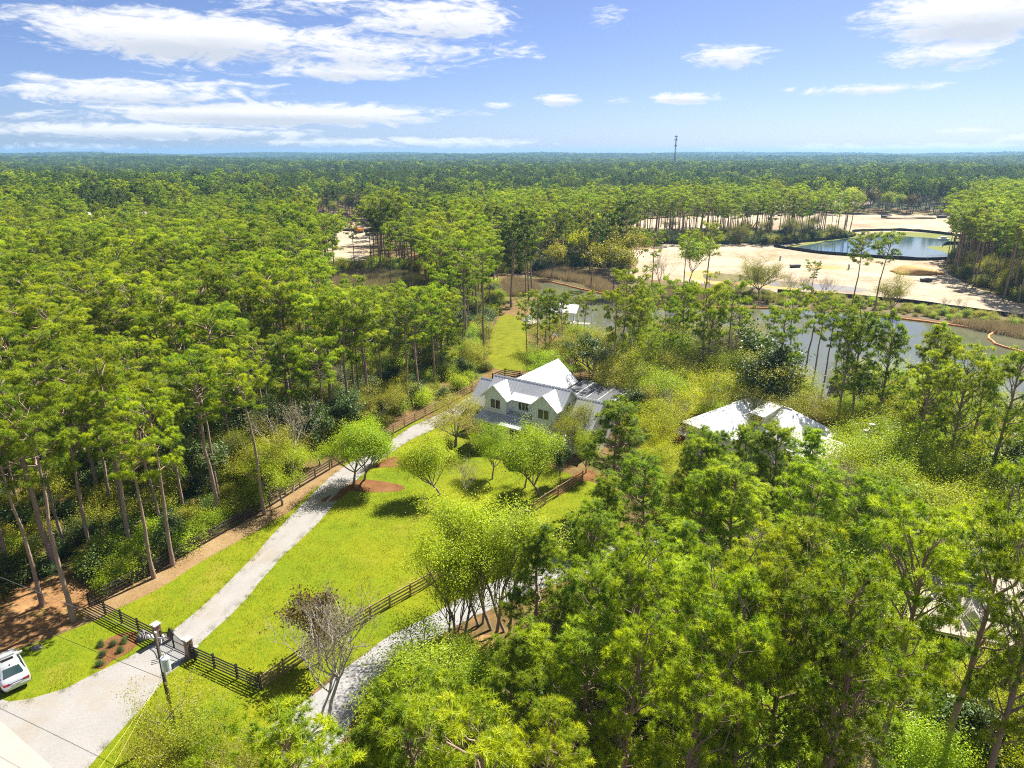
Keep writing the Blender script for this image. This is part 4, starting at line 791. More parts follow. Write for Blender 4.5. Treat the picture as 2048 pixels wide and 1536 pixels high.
def needles(r, P, A, n, ln, w, tt=None, spread=.75, bias=.45):
    "each tuft: a burst of long thin needles"
    T = len(P); d = unit(A[:, None] * bias + r.normal(0, 1, (T, n, 3)) * spread); sd_ = unit(np.cross(d, A[:, None] + r.normal(0, .38, (T, n, 3)))); l = ln * r.uniform(.7, 1.15, (T, n, 1)); p = P[:, None] + r.normal(0, .03, (T, n, 3))
    V = np.stack([p + sd_ * w * .5, p + d * l - np.array([0, 0, .10]) * l, p - sd_ * w * .5], 2).reshape(-1, 3); F = np.arange(len(V)).reshape(-1, 3)
    if tt is None: tt = r.uniform(0, 1, T)
    t = np.clip(np.repeat(tt, n) + r.normal(0, .12, T * n), 0, 1); return V, F, t
def leaves(r, P, n, sig, size, up=.5):
    C = P.mean(0) - np.array([0, 0, .25 * (P[:, 2].max() - P[:, 2].min())]); O = unit(P - C)
    T = len(P); c = P[:, None] + r.normal(0, 1, (T, n, 3)) * np.array([sig, sig, sig * .7]); nr = unit(r.normal(0, .75, (T, n, 3)) + O[:, None] * .7 + np.array([0, 0, up])); a = unit(np.cross(nr, r.normal(0, 1, (T, n, 3)))); b = np.cross(nr, a)
    s_ = size * r.uniform(.6, 1.25, (T, n, 1)); V = np.stack([c + a * s_ * .6, c + b * s_ * .38, c - a * s_ * .6, c - b * s_ * .38], 2).reshape(-1, 3)
    F = np.arange(len(V)).reshape(-1, 4); t = np.clip(np.repeat(r.uniform(0, 1, T), n) * .6 + r.uniform(0, .4, T * n), 0, 1); return V, F, t
def pine(seed, H, c0, L, nl=.32, nw=.032, nn=34, shape='dome', lean=.5, r0=.20, lo=False, whorl=.8, pad=1.0, tufts=12):
    p = Plant(seed); r = p.r; n = 9; z = np.linspace(0, H * .975, n); ang = r.uniform(0, 6.28); bend = r.normal(0, .16, (n, 2)).cumsum(0) * .5
    bend -= bend[0]; tr = np.c_[bend[:, 0] + lean * np.cos(ang) * (z / H) ** 1.5, bend[:, 1] + lean * np.sin(ang) * (z / H) ** 1.5, z]
    rad = r0 * (1 - .80 * (z / H) ** 1.2) + .012; rad[0] *= 1.35; p.limb(tr, rad, 5 if lo else 9)
    at = lambda zz: np.array([np.interp(zz, z, tr[:, 0]), np.interp(zz, z, tr[:, 1]), zz])
    P, A, TT = [], [], []
    def cushion(c, rr, d):
        "a branch-end cushion: tufts on an upturned flattened dome"
        k = max(3, int(tufts * (rr / .6) ** 1.6)); q = unit(r.normal(0, 1, (k, 3)) + np.array([0, 0, .55])); base = r.uniform(.1, .75)
        pos = c + q * np.array([rr, rr, rr * .55]) * r.uniform(.45, 1.0, (k, 1)); P.extend(pos); A.extend(unit(q + d * .5 + np.array([0, 0, .55]))); TT.extend(np.clip(base + q[:, 2] * .22 + r.normal(0, .08, k), 0, 1))  # tint rises towards the cushion's top: sunlit tops put into the colour
    zz = H * c0; phi = r.uniform(0, 6.28); gap = r.uniform(0, 6.28)
    while zz < H * .955:
        f = (zz - H * c0) / (H * (1 - c0))
        if shape == 'dome': prof = (.62 + .75 * f) if f < .5 else math.sqrt(max(.03, 1 - ((f - .48) / .58) ** 2))
        elif shape == 'cone': prof = (1 - f) ** .8 * min(1, .6 + 2.2 * f) + .10
        elif shape == 'vase': prof = (.75 + .5 * f) if f < .45 else math.sqrt(max(.05, 1 - ((f - .45) / .60) ** 2))
        else: prof = .95 * math.sqrt(max(.04, 1 - ((f - .33) / .70) ** 2))
        for j in range(int(r.integers(2, 4) if shape == 'dome' else r.integers(3, 5))):
            phi += 2.4 + r.normal(0, .45); ll = max(.35, L * prof * r.uniform(.55, 1.15) * (1 + .25 * math.cos(phi - gap)))
            up = (.75 if shape == 'vase' else .10) + 1.05 * f ** 1.6 + r.normal(0, .12); dr = np.array([math.cos(phi), math.sin(phi), up]); dr /= np.linalg.norm(dr); b0 = at(zz + r.uniform(-.2, .2)); m = 5; t = np.linspace(0, 1, m)[:, None]
            pts = b0 + dr * ll * t + np.array([0, 0, .20 * ll]) * t ** 2 + np.r_[[[0, 0, 0]], r.normal(0, .05 * ll, (m - 1, 3))]
            if not lo or ll > 1.2: p.limb(pts, max(.02, .05 * ll / 2.5 + .012) * (1 - .8 * t[:, 0]), 4 if lo else 5)
            cushion(pts[-1], pad * r.uniform(.42, .66), dr)
            for q in range(max(1, int(ll * 1.35))):
                s0 = r.uniform(.35, .95); base = np.array([np.interp(s0, t[:, 0], pts[:, i]) for i in range(3)]); a2 = phi + (1 if q % 2 else -1) * r.uniform(.5, 1.2); sl = ll * .34 * r.uniform(.6, 1.2) + .25
                d2 = np.array([math.cos(a2), math.sin(a2), .3 + .5 * f + r.normal(0, .15)]); d2 /= np.linalg.norm(d2); e = base + d2 * sl
                if not lo: p.limb(np.array([base, base + d2 * sl * .5, e]), [.022, .016, .008], 3)
                cushion(e, pad * r.uniform(.34, .60), d2)
        zz += whorl * r.uniform(.7, 1.3) * (1 - .3 * f)
    cushion(at(H * .97), pad * .5, np.array([0, 0, 1.0]))
    if shape == 'dome' and not lo:      # dead stubs on the bare trunk
        for q in range(5):
            zq = H * r.uniform(c0 * .55, c0); a = r.uniform(0, 6.28); b0 = at(zq); l = r.uniform(.5, 1.6); p.limb(np.array([b0, b0 + l * .5 * np.array([math.cos(a), math.sin(a), .1]), b0 + l * np.array([math.cos(a + .3), math.sin(a + .3), .3])]), [.035, .025, .008], 4)
    V, F, t = needles(r, np.array(P), np.array(A), nn, nl, nw, np.array(TT)); return p.wood(), (V, F, t)
def broad(seed, H, fork, spread, leaf_n, leaf_s, sig, levels=3, trunks=1, upb=.55, r0=.16, ends_frac=1.0, slim=False, up=.5):
    p = Plant(seed); r = p.r; ends = []
    def grow(b, d, l, rad, lv):
        m = 4; pts = [b]; dd = d.copy()
        for i in range(m): dd = unit(dd + r.normal(0, .14, 3) + np.array([0, 0, .05])); pts.append(pts[-1] + dd * l / m)
        pts = np.array(pts); p.limb(pts, rad * np.linspace(1, .55, m + 1), 7 if lv == 0 else 4 if lv < 3 else 3)
        if lv >= levels: ends.append(pts[-1]); ends.append(pts[2] * .5 + pts[3] * .5); return
        nb = int(r.integers(3, 6)) if lv else int(r.integers(4, 7)); ph = r.uniform(0, 6.28)
        for k in range(nb):
            s0 = r.uniform(.45, 1.0) if lv else (r.uniform(.8, 1.0) if not slim else r.uniform(.3, 1.0)); i = s0 * m; i0 = min(int(i), m - 1); bb = pts[i0] + (pts[i0 + 1] - pts[i0]) * (i - i0)
            ph += 2.4 + r.normal(0, .3); out = np.array([math.cos(ph), math.sin(ph), 0]); nd = unit(dd * (.6 if lv else .35) + out * spread + np.array([0, 0, upb]))
            grow(bb, nd, l * r.uniform(.5, .78) if lv else H * (1 - fork) * r.uniform(.38, .56), rad * (.5 if lv else .48), lv + 1)
        if lv: ends.append(pts[-1])
        else: grow(pts[-1], unit(dd + np.array([0, 0, .5])), H * (1 - fork) * .45, rad * .5, 1)
    for k in range(trunks):
        a = k * 2.1 + r.uniform(0, 1); off = np.array([math.cos(a), math.sin(a), 0]) * (.25 if trunks > 1 else 0); grow(off, unit(np.array([off[0] * .5, off[1] * .5, 1.0]) + r.normal(0, .05, 3)), H * fork, r0, 0)
    E = np.array(ends); (wv, wf) = p.wood(); k = H / max(E[:, 2].max() + sig, .1); E = E * k; wv = wv * k
    P = E[r.random(len(E)) < ends_frac]
    if leaf_n: lv = leaves(r, P, leaf_n, sig, leaf_s, up)
    else: lv = None
    return (wv, wf), lv
def shrub(seed, H, Wd, n, size, sig=.16):
    p = Plant(seed); r = p.r; E = []
    for k in range(16):
        a = r.uniform(0, 6.28); o = r.uniform(.1, 1) * Wd; h = H * math.sqrt(max(.1, 1 - (o / Wd) ** 2 * .8)) * r.uniform(.7, 1); e = np.array([math.cos(a) * o, math.sin(a) * o, h]); p.limb(np.array([[0, 0, 0], e * .5 + [0, 0, .1], e]), [.03, .02, .008], 4)
        for q in range(7): s0 = r.uniform(.35, 1); E.append(e * s0 + r.normal(0, .14 * H, 3) * [1, 1, .7])
    E = np.array(E); E[:, 2] = np.maximum(E[:, 2], .12); return p.wood(), leaves(r, E, n, sig * H, size)
LIB = {}
def add(kind, wood, fol, wm, fm, H):
    i = len(LIB.setdefault(kind, [])); (wv, wf) = wood; tr = mesh_np('trunk', wv, [wf], [wm], smooth=np.ones(len(wf), bool)); cr = None; V, Fs, mi, tt = wv, [wf], np.zeros(len(wf)), np.zeros(len(wf)); mats = [wm]
    if fol is not None:
        fv, ff, ft = fol; cr = mesh_np('crown', fv, [ff], [fm], tint=ft); V = np.concatenate([wv, fv]); Fs = [wf, ff + len(wv)]; mi = np.r_[mi, np.ones(len(ff))]; tt = np.r_[tt, ft]; mats = [wm, fm]
    both = mesh_np(kind + '_whole', V, Fs, mats, mi, tt); ob = bpy.data.objects.new(kind + '_source', both); LIB[kind].append(dict(trunk=tr, crown=cr, src=ob, H=H))
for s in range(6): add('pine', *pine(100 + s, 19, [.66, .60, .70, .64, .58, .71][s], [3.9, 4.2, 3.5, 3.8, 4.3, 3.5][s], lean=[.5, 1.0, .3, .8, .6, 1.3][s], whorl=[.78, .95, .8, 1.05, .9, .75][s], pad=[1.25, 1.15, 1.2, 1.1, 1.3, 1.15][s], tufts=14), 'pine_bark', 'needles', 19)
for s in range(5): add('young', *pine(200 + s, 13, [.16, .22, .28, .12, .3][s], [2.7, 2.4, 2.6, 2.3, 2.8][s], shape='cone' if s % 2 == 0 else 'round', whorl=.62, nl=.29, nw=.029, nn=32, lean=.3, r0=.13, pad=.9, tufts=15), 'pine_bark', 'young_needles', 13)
for s in range(4): add('upright', *pine(250 + s, 16, [.34, .42, .38, .46][s], [3.2, 3.0, 3.5, 3.2][s], shape='vase', whorl=[.85, 1.0, .95, 1.1][s], nl=.33, nw=.03, nn=34, lean=.5, r0=.19, pad=[.9, .85, .9, .85][s], tufts=12), 'pine_bark', 'needles', 16)
for s in range(3): add('bright', *broad(300 + s, 8, .20, [.75, .6, .9][s], 96, .105, .42, r0=.14), 'grey_bark', 'bright_leaves', 8)
for s in range(2): add('maple', *broad(320 + s, 13, .46, .40, 30, .11, .42, r0=.11, trunks=2, upb=.8, slim=True), 'grey_bark', 'maple_leaves', 13)
for s in range(3): add('oak', *broad(340 + s, 8, .18, [1.0, .85, .7][s], 72, .095, .38, r0=.17, upb=.45), 'grey_bark', 'olive_leaves', 8)
for s in range(3): add('gold', *broad(360 + s, 8, .18, [.85, .7, .95][s], 100, .105, .40, r0=.14), 'grey_bark', 'gold_leaves', 8)
for s in range(2): add('magnolia', *broad(380 + s, 9, .2, .7, 34, .24, .34, r0=.15, upb=.6), 'grey_bark', 'dark_leaves', 9)
for s in range(3): add('bare', *broad(400 + s, 9, .3, .7, 2, .11, .22, levels=4, r0=.12, ends_frac=.5, upb=.55), 'pale_bark', 'bud_leaves', 9)
add('rust', *broad(420, 5, .2, .7, 22, .15, .26, r0=.08), 'grey_bark', 'rust_leaves', 5)
for s in range(3): add('shrub', *shrub(440 + s, 2.0, 1.5, 60, .085), 'grey_bark', 'olive_leaves', 2)
for s in range(2): add('greenshrub', *shrub(450 + s, 2.0, 1.5, 60, .09), 'grey_bark', 'bright_leaves', 2)
for s in range(2): add('darkshrub', *shrub(460 + s, 2.0, 1.4, 46, .11), 'grey_bark', 'dark_leaves', 2)
# lighter versions for trees that stand far off
for s in range(4): add('pine_far', *pine(500 + s, 19, [.60, .55, .64, .50][s], [3.9, 4.3, 3.6, 4.4][s], nn=8, nl=.50, nw=.17, tufts=11, lo=True, lean=.6, pad=1.2), 'pine_bark', 'needles', 19)
for s in range(3): add('pine_dark', *pine(510 + s, 19, [.58, .50, .62][s], [3.4, 3.7, 3.2][s], nn=8, nl=.50, nw=.17, tufts=10, lo=True, lean=.6, pad=1.1, whorl=.9), 'pine_bark', 'dark_needles', 19)
for s in range(2): add('leafy_far', *broad(520 + s, 15, .25, .8, 22, .42, .75, r0=.2), 'grey_bark', ['bright_leaves', 'olive_leaves'][s], 15)
add('gold_far', *broad(530, 14, .25, .8, 20, .42, .75, r0=.2), 'grey_bark', 'gold_leaves', 14)
add('rust_far', *broad(531, 13, .25, .8, 14, .36, .7, r0=.2), 'grey_bark', 'rust_leaves', 13)
def reed(seed, n, h, w, rad, fm):
    r = np.random.default_rng(seed); o = r.normal(0, rad, (n, 2)); a = r.uniform(0, 6.28, n); t = r.normal(0, .22, (n, 2)); l = h * r.uniform(.6, 1.15, n); z = np.zeros(n)
    b = np.c_[o, z]; s_ = np.c_[np.cos(a), np.sin(a), z] * w; e = b + np.c_[t * l[:, None], l]; V = np.stack([b - s_, b + s_, e], 1).reshape(-1, 3)
    return mesh_np('reeds_source', V, [np.arange(len(V)).reshape(-1, 3)], [fm], tint=r.uniform(0, 1, n))
REEDS = [bpy.data.objects.new('reed_source', reed(600 + k, 90, 1.7, .035, .7, m)) for k, m in enumerate(['reed', 'reed', 'pale_reed'])]
def scatter(name, label, cat, pts, rot, scl, idx, sources, kind='stuff'):
    me = bpy.data.meshes.new(name); pts = np.asarray(pts, np.float32); me.vertices.add(len(pts)); me.vertices.foreach_set('co', pts.ravel())
    for nm, ty, val, key in (('rot', 'FLOAT_VECTOR', rot, 'vector'), ('scl', 'FLOAT_VECTOR', scl, 'vector'), ('idx', 'INT', idx, 'value')):
        a = me.attributes.new(nm, ty, 'POINT'); a.data.foreach_set(key, np.asarray(val, np.int32 if ty == 'INT' else np.float32).ravel())
    ng = bpy.data.node_groups.new(name + '_nodes', 'GeometryNodeTree'); ng.interface.new_socket('Geometry', in_out='INPUT', socket_type='NodeSocketGeometry'); ng.interface.new_socket('Geometry', in_out='OUTPUT', socket_type='NodeSocketGeometry')
    N, L = ng.nodes.new, ng.links.new; gi, go = N('NodeGroupInput'), N('NodeGroupOutput'); ip = N('GeometryNodeInstanceOnPoints'); L(gi.outputs[0], ip.inputs['Points']); L(ip.outputs[0], go.inputs[0])
    jn = N('GeometryNodeJoinGeometry')
    for s in reversed(sources):
        oi = N('GeometryNodeObjectInfo'); oi.inputs['Object'].default_value = s; oi.inputs['As Instance'].default_value = True; L(oi.outputs['Geometry'], jn.inputs[0])
    L(jn.outputs[0], ip.inputs['Instance']); ip.inputs['Pick Instance'].default_value = True
    def na(nm, ty):
        n = N('GeometryNodeInputNamedAttribute'); n.data_type = ty; n.inputs[0].default_value = nm; return n.outputs[0]
    L(na('idx', 'INT'), ip.inputs['Instance Index']); L(na('rot', 'FLOAT_VECTOR'), ip.inputs['Rotation']); L(na('scl', 'FLOAT_VECTOR'), ip.inputs['Scale'])
    o = link(name, me); md = o.modifiers.new('scatter', 'NODES'); md.node_group = ng; return tag(o, label, cat, kind=kind)

GRASS = [bpy.data.objects.new('grass_source', reed(620 + k, 60, .16, .012, .32, 'turf')) for k in range(2)]
# ------------------------------------------------------------------ plants: where they stand
NAME = dict(pine='pine_tree', young='young_pine_tree', upright='pine_tree', bright='leafy_tree', maple='maple_tree', oak='oak_tree', gold='golden_tree', magnolia='magnolia_tree', bare='bare_tree', rust='rusty_tree', shrub='shrub', greenshrub='shrub', darkshrub='shrub')
CAT = dict(upright='pine tree', pine='pine tree', young='pine tree', shrub='shrub', greenshrub='shrub', darkshrub='shrub')
LOOK = dict(pine='tall bare-trunked pine', young='bushy young pine', upright='upswept open-crowned pine', bright='bright green leafy tree', maple='slender yellow-green maple', oak='olive green spreading oak', gold='yellow-gold leafy tree', magnolia='dark glossy magnolia', bare='leafless pale grey tree', rust='rust brown tree', shrub='olive shrub', greenshrub='bright green shrub', darkshrub='dark glossy shrub')
PLANTS = []                       # kind, x, y, height, width factor, label, place
def T(kind, u, v, h, label=None, w=1.0, place=None): PLANTS.append([kind, *G(u, v, h * .97), h, w, label, place])       # by its top
def B(kind, u, v, vt, label=None, w=1.0, place=None): PLANTS.append([kind, *G(u, v), HGT(u, v, vt), w, label, place])    # by its foot
FW, RF, RB, FB, CW, RW = 'by the left woods fence', 'in the right foreground', 'on the near river bank', 'on the far river bank', 'around the white farmhouse', 'in the right leafy woods'
# left woods, the trunks along the fence
for u, v, vt, lb in [(147, 1241, 835, 'tall pine at the black fence corner, nearest the road'), (85, 1210, 868, 'forked leaning pine just left of the fence corner pine'), (22, 1157, 820, 'pine with its trunk cut by the left picture edge'), (308, 1156, 842, 'leaning pine just inside the dark fence, left of two'), (346, 1131, 800, 'pine just inside the dark fence, right of two'),
        (529, 1029, 735, 'lone pine standing at the dark fence beside the drive'), (183, 1115, 800, None), (248, 1056, 770, None), (226, 1028, 745, None), (369, 1040, 760, None), (325, 1061, 775, None), (130, 1100, 830, None), (-20, 1180, 860, None), (440, 1010, 740, None), (470, 950, 700, None), (410, 960, 715, None), (300, 980, 740, None), (722, 835, 640, None), (770, 815, 620, None), (650, 900, 690, None), (835, 790, 600, None), (870, 775, 585, None)]: B('pine', u, v, vt, lb, 1.0, FW)
B('bare', 585, 985, 790, 'grey half-bare tree inside the fence beside the drive', 1.0); B('oak', 545, 1000, 850, 'olive oak inside the fence left of the drive bend'); B('bright', 565, 1010, 880, 'small bright tree leaning over the fence at the drive bend')
for u, v, vt in [(430, 1000, 860), (350, 930, 800), (640, 930, 800), (500, 930, 790), (600, 930, 780), (690, 880, 770)]: B('magnolia', u, v, vt, None, .9, FW)
for u, v, vt in [(490, 960, 840), (560, 960, 830), (380, 985, 880), (750, 860, 760), (800, 830, 740)]: B('oak', u, v, vt, None, 1, FW)
# drive, lawn and house
B('bright', 708, 968, 838, 'left one of two bright trees beside the drive', 1.05); B('bright', 729, 960, 826, 'right one of two bright trees beside the drive', 1.05)
B('magnolia', 776, 920, 845, 'dark ivy-clad trunk on its own mulch bed by the drive', .55)
B('oak', 912, 892, 785, 'olive oak spreading over the drive left of the porch', 1.25)
B('bright', 880, 990, 868, 'round green tree standing alone on the lawn', 1.1); B('bare', 928, 1000, 905, 'pale leafless bush beside the lone lawn tree', .9)
B('bright', 985, 958, 848, 'dense green tree in front of the porch', .85); B('bright', 1078, 990, 838, 'large bright green tree in front of the right gable', 1.05); B('bright', 1050, 975, 860, 'smaller green tree before the porch steps', .8)
B('oak', 1142, 915, 800, 'thin tree against the right gable wall', .9); B('magnolia', 1120, 965, 870, 'dark tree below the right gable', .7); B('bright', 1172, 945, 850, 'green tree against the right wing of the farmhouse', .85); B('oak', 945, 905, 860, 'low olive bush at the porch corner', .8)
T('young', 1240, 810, 13, 'big dark rounded pine right of the farmhouse', 1.3); B('darkshrub', 1148, 1108, 1044, 'round clipped bush on brown mulch by the side driveway', .75)
T('magnolia', 1272, 778, 7, 'dark glossy tree at the right end of the pool enclosure', .9); T('gold', 1300, 795, 8, 'golden tree behind the big dark pine', 1.0); T('gold', 1318, 830, 7, 'golden tree left of the neighbouring house', 1.0); T('gold', 1325, 880, 6, None, 1.0, CW); T('gold', 1345, 925, 6, None, 1, CW)
# foreground maples and lawn edge
B('maple', 990, 1258, 962, 'tall bright maple clump between lawn and side driveway', 1.2); B('maple', 1015, 1262, 985, 'slender maple just right of the tall clump', 1.1); B('maple', 962, 1250, 1000, 'slender maple just left of the tall clump', 1.1)
B('maple', 925, 1298, 1030, 'drooping maple over the lawn fence', 1.1); B('maple', 905, 1285, 1060, 'thin maple leaning left over the lawn fence', 1.0)
B('bright', 820, 1432, 1292, 'yellow-green tree at the near end of the side driveway', 1.75); B('bright', 955, 1392, 1262, 'small green tree on the rusty leaf litter', 1.0)
B('bare', 655, 1455, 1175, 'bare grey tree at the end of the right lawn fence', 1.0); B('bare', 640, 1450, 1240, 'smaller bare tree leaning left at the lawn corner', .9); B('rust', 640, 1325, 1180, 'rusty brown bush behind the bare tree', .9)
T('oak', 340, 1385, 6.0, 'olive bush hiding the foot of the utility pole', 1.1); T('oak', 300, 1470, 5.0, 'olive bush at the bottom edge below the pole', 1.1); T('bright', 400, 1430, 5.0, 'bright bush right of the utility pole', 1.0); T('oak', 420, 1500, 5.0, 'olive bush at the bottom edge right of the pole', 1.1)
T('upright', 570, 1450, 14.5, 'broad pine crown at the bottom edge, left of two', 1.15); T('upright', 985, 1495, 15, 'broad pine crown at the bottom edge, right of two', 1.15)
for u, v, h, lb in [(800, 1432, 14, 'young pine between the two bottom-edge pine crowns'), (745, 1500, 12, 'low young pine at the bottom edge left of centre'), (1070, 1075, 13, 'young pine right of the maple clump'), (1060, 1265, 12, 'dark young pine on the leaf litter'), (1010, 1300, 11, 'narrow young pine left of the dark one'), (1220, 955, 12, 'young pine right of the round clipped bush'), (1160, 1150, 10, 'low young pine beside the side driveway'), (1275, 1085, 12, None), (1350, 1055, 13, None), (1200, 1040, 11, None),
        (1395, 880, 12, 'young pine before the left wing of the neighbouring house'), (1445, 874, 12, 'young pine second before the neighbouring house'), (1500, 858, 12, 'young pine below the dormer of the neighbouring house'), (1562, 870, 12, 'young pine before the right wing of the neighbouring house'), (1622, 862, 12, 'young pine at the right end of the neighbouring house'),
        (1400, 965, 13, None), (1480, 950, 14, None), (1640, 950, 14, None), (1770, 985, 13, None), (1300, 930, 12, None), (1180, 1280, 12, None), (1620, 1060, 14, None), (1380, 1130, 14, None), (1240, 1150, 13, None)]: T('young', u, v, h, lb, 1.1, RF)
for u, v, h in [(1480, 1130, 16), (1420, 1210, 16), (1600, 1180, 17), (1730, 1190, 18), (1850, 1085, 18), (2000, 1055, 19), (1275, 1175, 15), (1250, 1290, 14), (1520, 1290, 16), (1390, 1370, 15), (1690, 1310, 16), (1100, 1440, 13), (2080, 1180, 18)]: T('upright', u, v, h, None, .9, RF)
for u, v, h, k in [(1790, 850, 9, 'gold'), (1850, 845, 9, 'bright'), (1900, 905, 9, 'gold'), (1950, 950, 9, 'gold'), (1745, 865, 8, 'bright'), (1830, 930, 9, 'bright'), (1920, 1000, 9, 'gold'), (2000, 985, 9, 'gold'), (2040, 930, 9, 'bright'), (1780, 930, 8, 'bright'), (1870, 880, 8, 'gold'), (1700, 880, 8, 'gold'), (1985, 880, 10, 'magnolia'), (2040, 885, 10, 'magnolia'), (1830, 1040, 9, 'magnolia'), (1940, 1050, 9, 'magnolia'), (1725, 900, 9, 'bare'), (1745, 920, 9, 'bare'), (1890, 960, 9, 'gold'), (1860, 1010, 8, 'gold'), (1980, 1040, 8, 'gold'), (2070, 1010, 9, 'bright'), (1735, 800, 9, 'gold'), (1810, 780, 8, 'gold'), (1780, 830, 9, 'bright')]: T(k, u, v, h, None, 1.15, RW)
for u, v, h, k in [(1080, 1460, 5, 'gold'), (1150, 1440, 6, 'gold'), (1240, 1490, 5, 'bright'), (1330, 1500, 6, 'bright'), (1400, 1480, 6, 'bright'), (1560, 1440, 7, 'gold'), (1600, 1500, 6, 'bright'), (1180, 1380, 8, 'bare'), (1150, 1360, 9, 'bare'), (1330, 1250, 9, 'bright'), (1450, 1330, 8, 'bright'), (1580, 1290, 8, 'bright'), (1350, 1180, 9, 'bare'), (1560, 1150, 10, 'bright'), (1660, 1090, 10, 'gold'), (1760, 1080, 10, 'bright'), (1500, 1030, 10, 'bare'), (1700, 1250, 8, 'bare'), (1260, 1240, 8, 'bright'), (1130, 1330, 7, 'bare'), (1420, 1430, 8, 'bare'), (1880, 1470, 7, 'bright'), (1960, 1420, 7, 'magnolia'), (2020, 1360, 8, 'gold'), (1760, 1420, 8, 'bare'), (1170, 1500, 5, 'gold'), (1490, 1500, 6, 'bare')]: T(k, u, v, h, None, 1.1, RF)
# river bank
for u, v, h in [(1252, 560, 18), (1235, 600, 16), (1339, 619, 15), (1417, 587, 17), (1473, 585, 17), (1374, 589, 16), (1299, 672, 12), (1570, 640, 16), (1105, 598, 13), (1075, 592, 14), (1170, 598, 12), (1128, 600, 13), (1092, 606, 12), (1055, 600, 13)]: T('pine', u, v, h, None, .85 if h > 14 else .8, RB)
for u, v, vt in [(1607, 765, 581), (1622, 778, 600), (1642, 794, 614), (1662, 803, 640), (1692, 810, 654), (1575, 758, 592)]: B('pine', u, v, vt, None, .9, RB)
for u, v, h in [(1737, 646, 17), (1792, 668, 16), (1867, 688, 16), (1905, 690, 15), (1855, 747, 15), (1942, 745, 16), (2028, 721, 18), (1700, 680, 15), (1985, 735, 15)]: T('upright', u, v, h, None, .95, RB)
for u, v, h, k in [(1150, 655, 9, 'oak'), (1190, 650, 10, 'oak'), (1225, 640, 10, 'oak'), (1110, 670, 8, 'oak'), (1290, 680, 9, 'bright'), (1340, 650, 11, 'bright'), (1385, 655, 10, 'bare'), (1430, 640, 11, 'bare'), (1410, 690, 9, 'bare'), (1470, 660, 11, 'bare'), (1500, 640, 11, 'oak'), (1545, 660, 13, 'magnolia'), (1580, 690, 13, 'magnolia'), (1520, 700, 12, 'oak'), (1450, 740, 8, 'bright'), (1370, 730, 8, 'gold'), (1320, 730, 9, 'bright'), (1280, 720, 9, 'oak'), (1390, 770, 7, 'gold'), (1430, 790, 7, 'bright'), (1350, 770, 8, 'bare'), (1480, 760, 9, 'oak'), (1560, 740, 10, 'oak'), (1610, 750, 8, 'bright'), (1620, 780, 7, 'oak'), (1650, 770, 7, 'bare'), (1690, 745, 6, 'bare'), (1250, 690, 10, 'oak'), (1060, 690, 7, 'bright'), (1095, 628, 8, 'oak'), (1128, 634, 8, 'oak'), (1155, 640, 8, 'bright'), (1180, 665, 9, 'magnolia'), (1100, 705, 7, 'bright'), (1760, 730, 9, 'magnolia'), (1310, 760, 8, 'oak'), (1215, 690, 8, 'bare'), (1460, 700, 9, 'bright'), (1535, 790, 8, 'oak')]: T(k, u, v, h, None, 1.1, RB)
for u, v, h, k in [(1725, 484, 17, 'pine'), (1772, 484, 18, 'pine'), (1798, 538, 11, 'oak'), (1528, 508, 12, 'oak'), (1508, 525, 9, 'oak'), (1421, 455, 20, 'pine'), (1311, 469, 17, 'pine'), (1374, 475, 16, 'pine'), (1630, 530, 9, 'pine'), (1590, 540, 8, 'bare'), (1610, 545, 8, 'bare'), (1655, 545, 9, 'bare'), (1900, 592, 5, 'bare'), (1925, 590, 5, 'bare'), (2030, 610, 5, 'bare'), (1330, 500, 12, 'bare'), (1470, 555, 6, 'oak')]: T(k, u, v, h, None, 1.0, FB)
# woods filled in from the surveyed outlines
W1 = np.array(px((-700, 1500), (-60, 1250), (60, 1150), (160, 1175), (300, 1125), (420, 1050), (600, 935), (740, 870), (860, 805), (960, 755), (1000, 742), (975, 725), (975, 660), (990, 632), (1020, 610), (1000, 575), (920, 555), (850, 560), (850, 606), (660, 610), (620, 590), (500, 560), (-900, 560)))
W2 = np.array(px((1120, 700), (1240, 694), (1300, 705), (1420, 725), (1500, 745), (1600, 785), (1640, 805), (1570, 800), (1500, 790), (1400, 850), (1330, 900), (1270, 800), (1220, 745)))
W3 = np.array(px((1190, 1200), (1290, 1110), (1330, 980), (1400, 960), (1620, 1010), (1660, 1250), (1850, 1300), (2500, 1330), (2500, 1900), (1300, 1800), (1050, 1700), (1000, 1480), (1080, 1290)))
W4 = np.array(px((1665, 815), (1800, 842), (1990, 892), (2200, 950), (2400, 1060), (2400, 1300), (1850, 1280), (1680, 1230), (1640, 1010), (1700, 920), (1690, 860)))
BELT = np.array(px((1245, 486), (1330, 488), (1437, 488), (1548, 489), (1703, 474), (1706, 462), (1600, 456), (1440, 452), (1280, 450), (1120, 462), (960, 478), (965, 503), (1040, 514), (1150, 506)))
RWD = np.array(px((1903, 546), (1940, 566), (1995, 588), (2060, 608), (2300, 640), (2600, 600), (2300, 440), (2040, 436), (1935, 445), (1945, 478), (1915, 510)))
MARSH = [np.array(px(*q)) for q in ([(662, 572), (680, 552), (740, 546), (800, 548), (850, 556), (840, 585), (740, 590), (680, 586)], [(1004, 566), (1030, 562), (1062, 566), (1078, 578), (1062, 590), (1030, 594), (1000, 588)], [(1075, 552), (1130, 541), (1190, 556), (1240, 590), (1250, 604), (1215, 590), (1160, 566), (1110, 558)], [(1255, 590), (1330, 588), (1400, 596), (1440, 606), (1430, 613), (1300, 611), (1255, 606)], [(1900, 645), (2000, 655), (2100, 672), (2200, 700), (2200, 712), (2060, 680), (1950, 660)])]
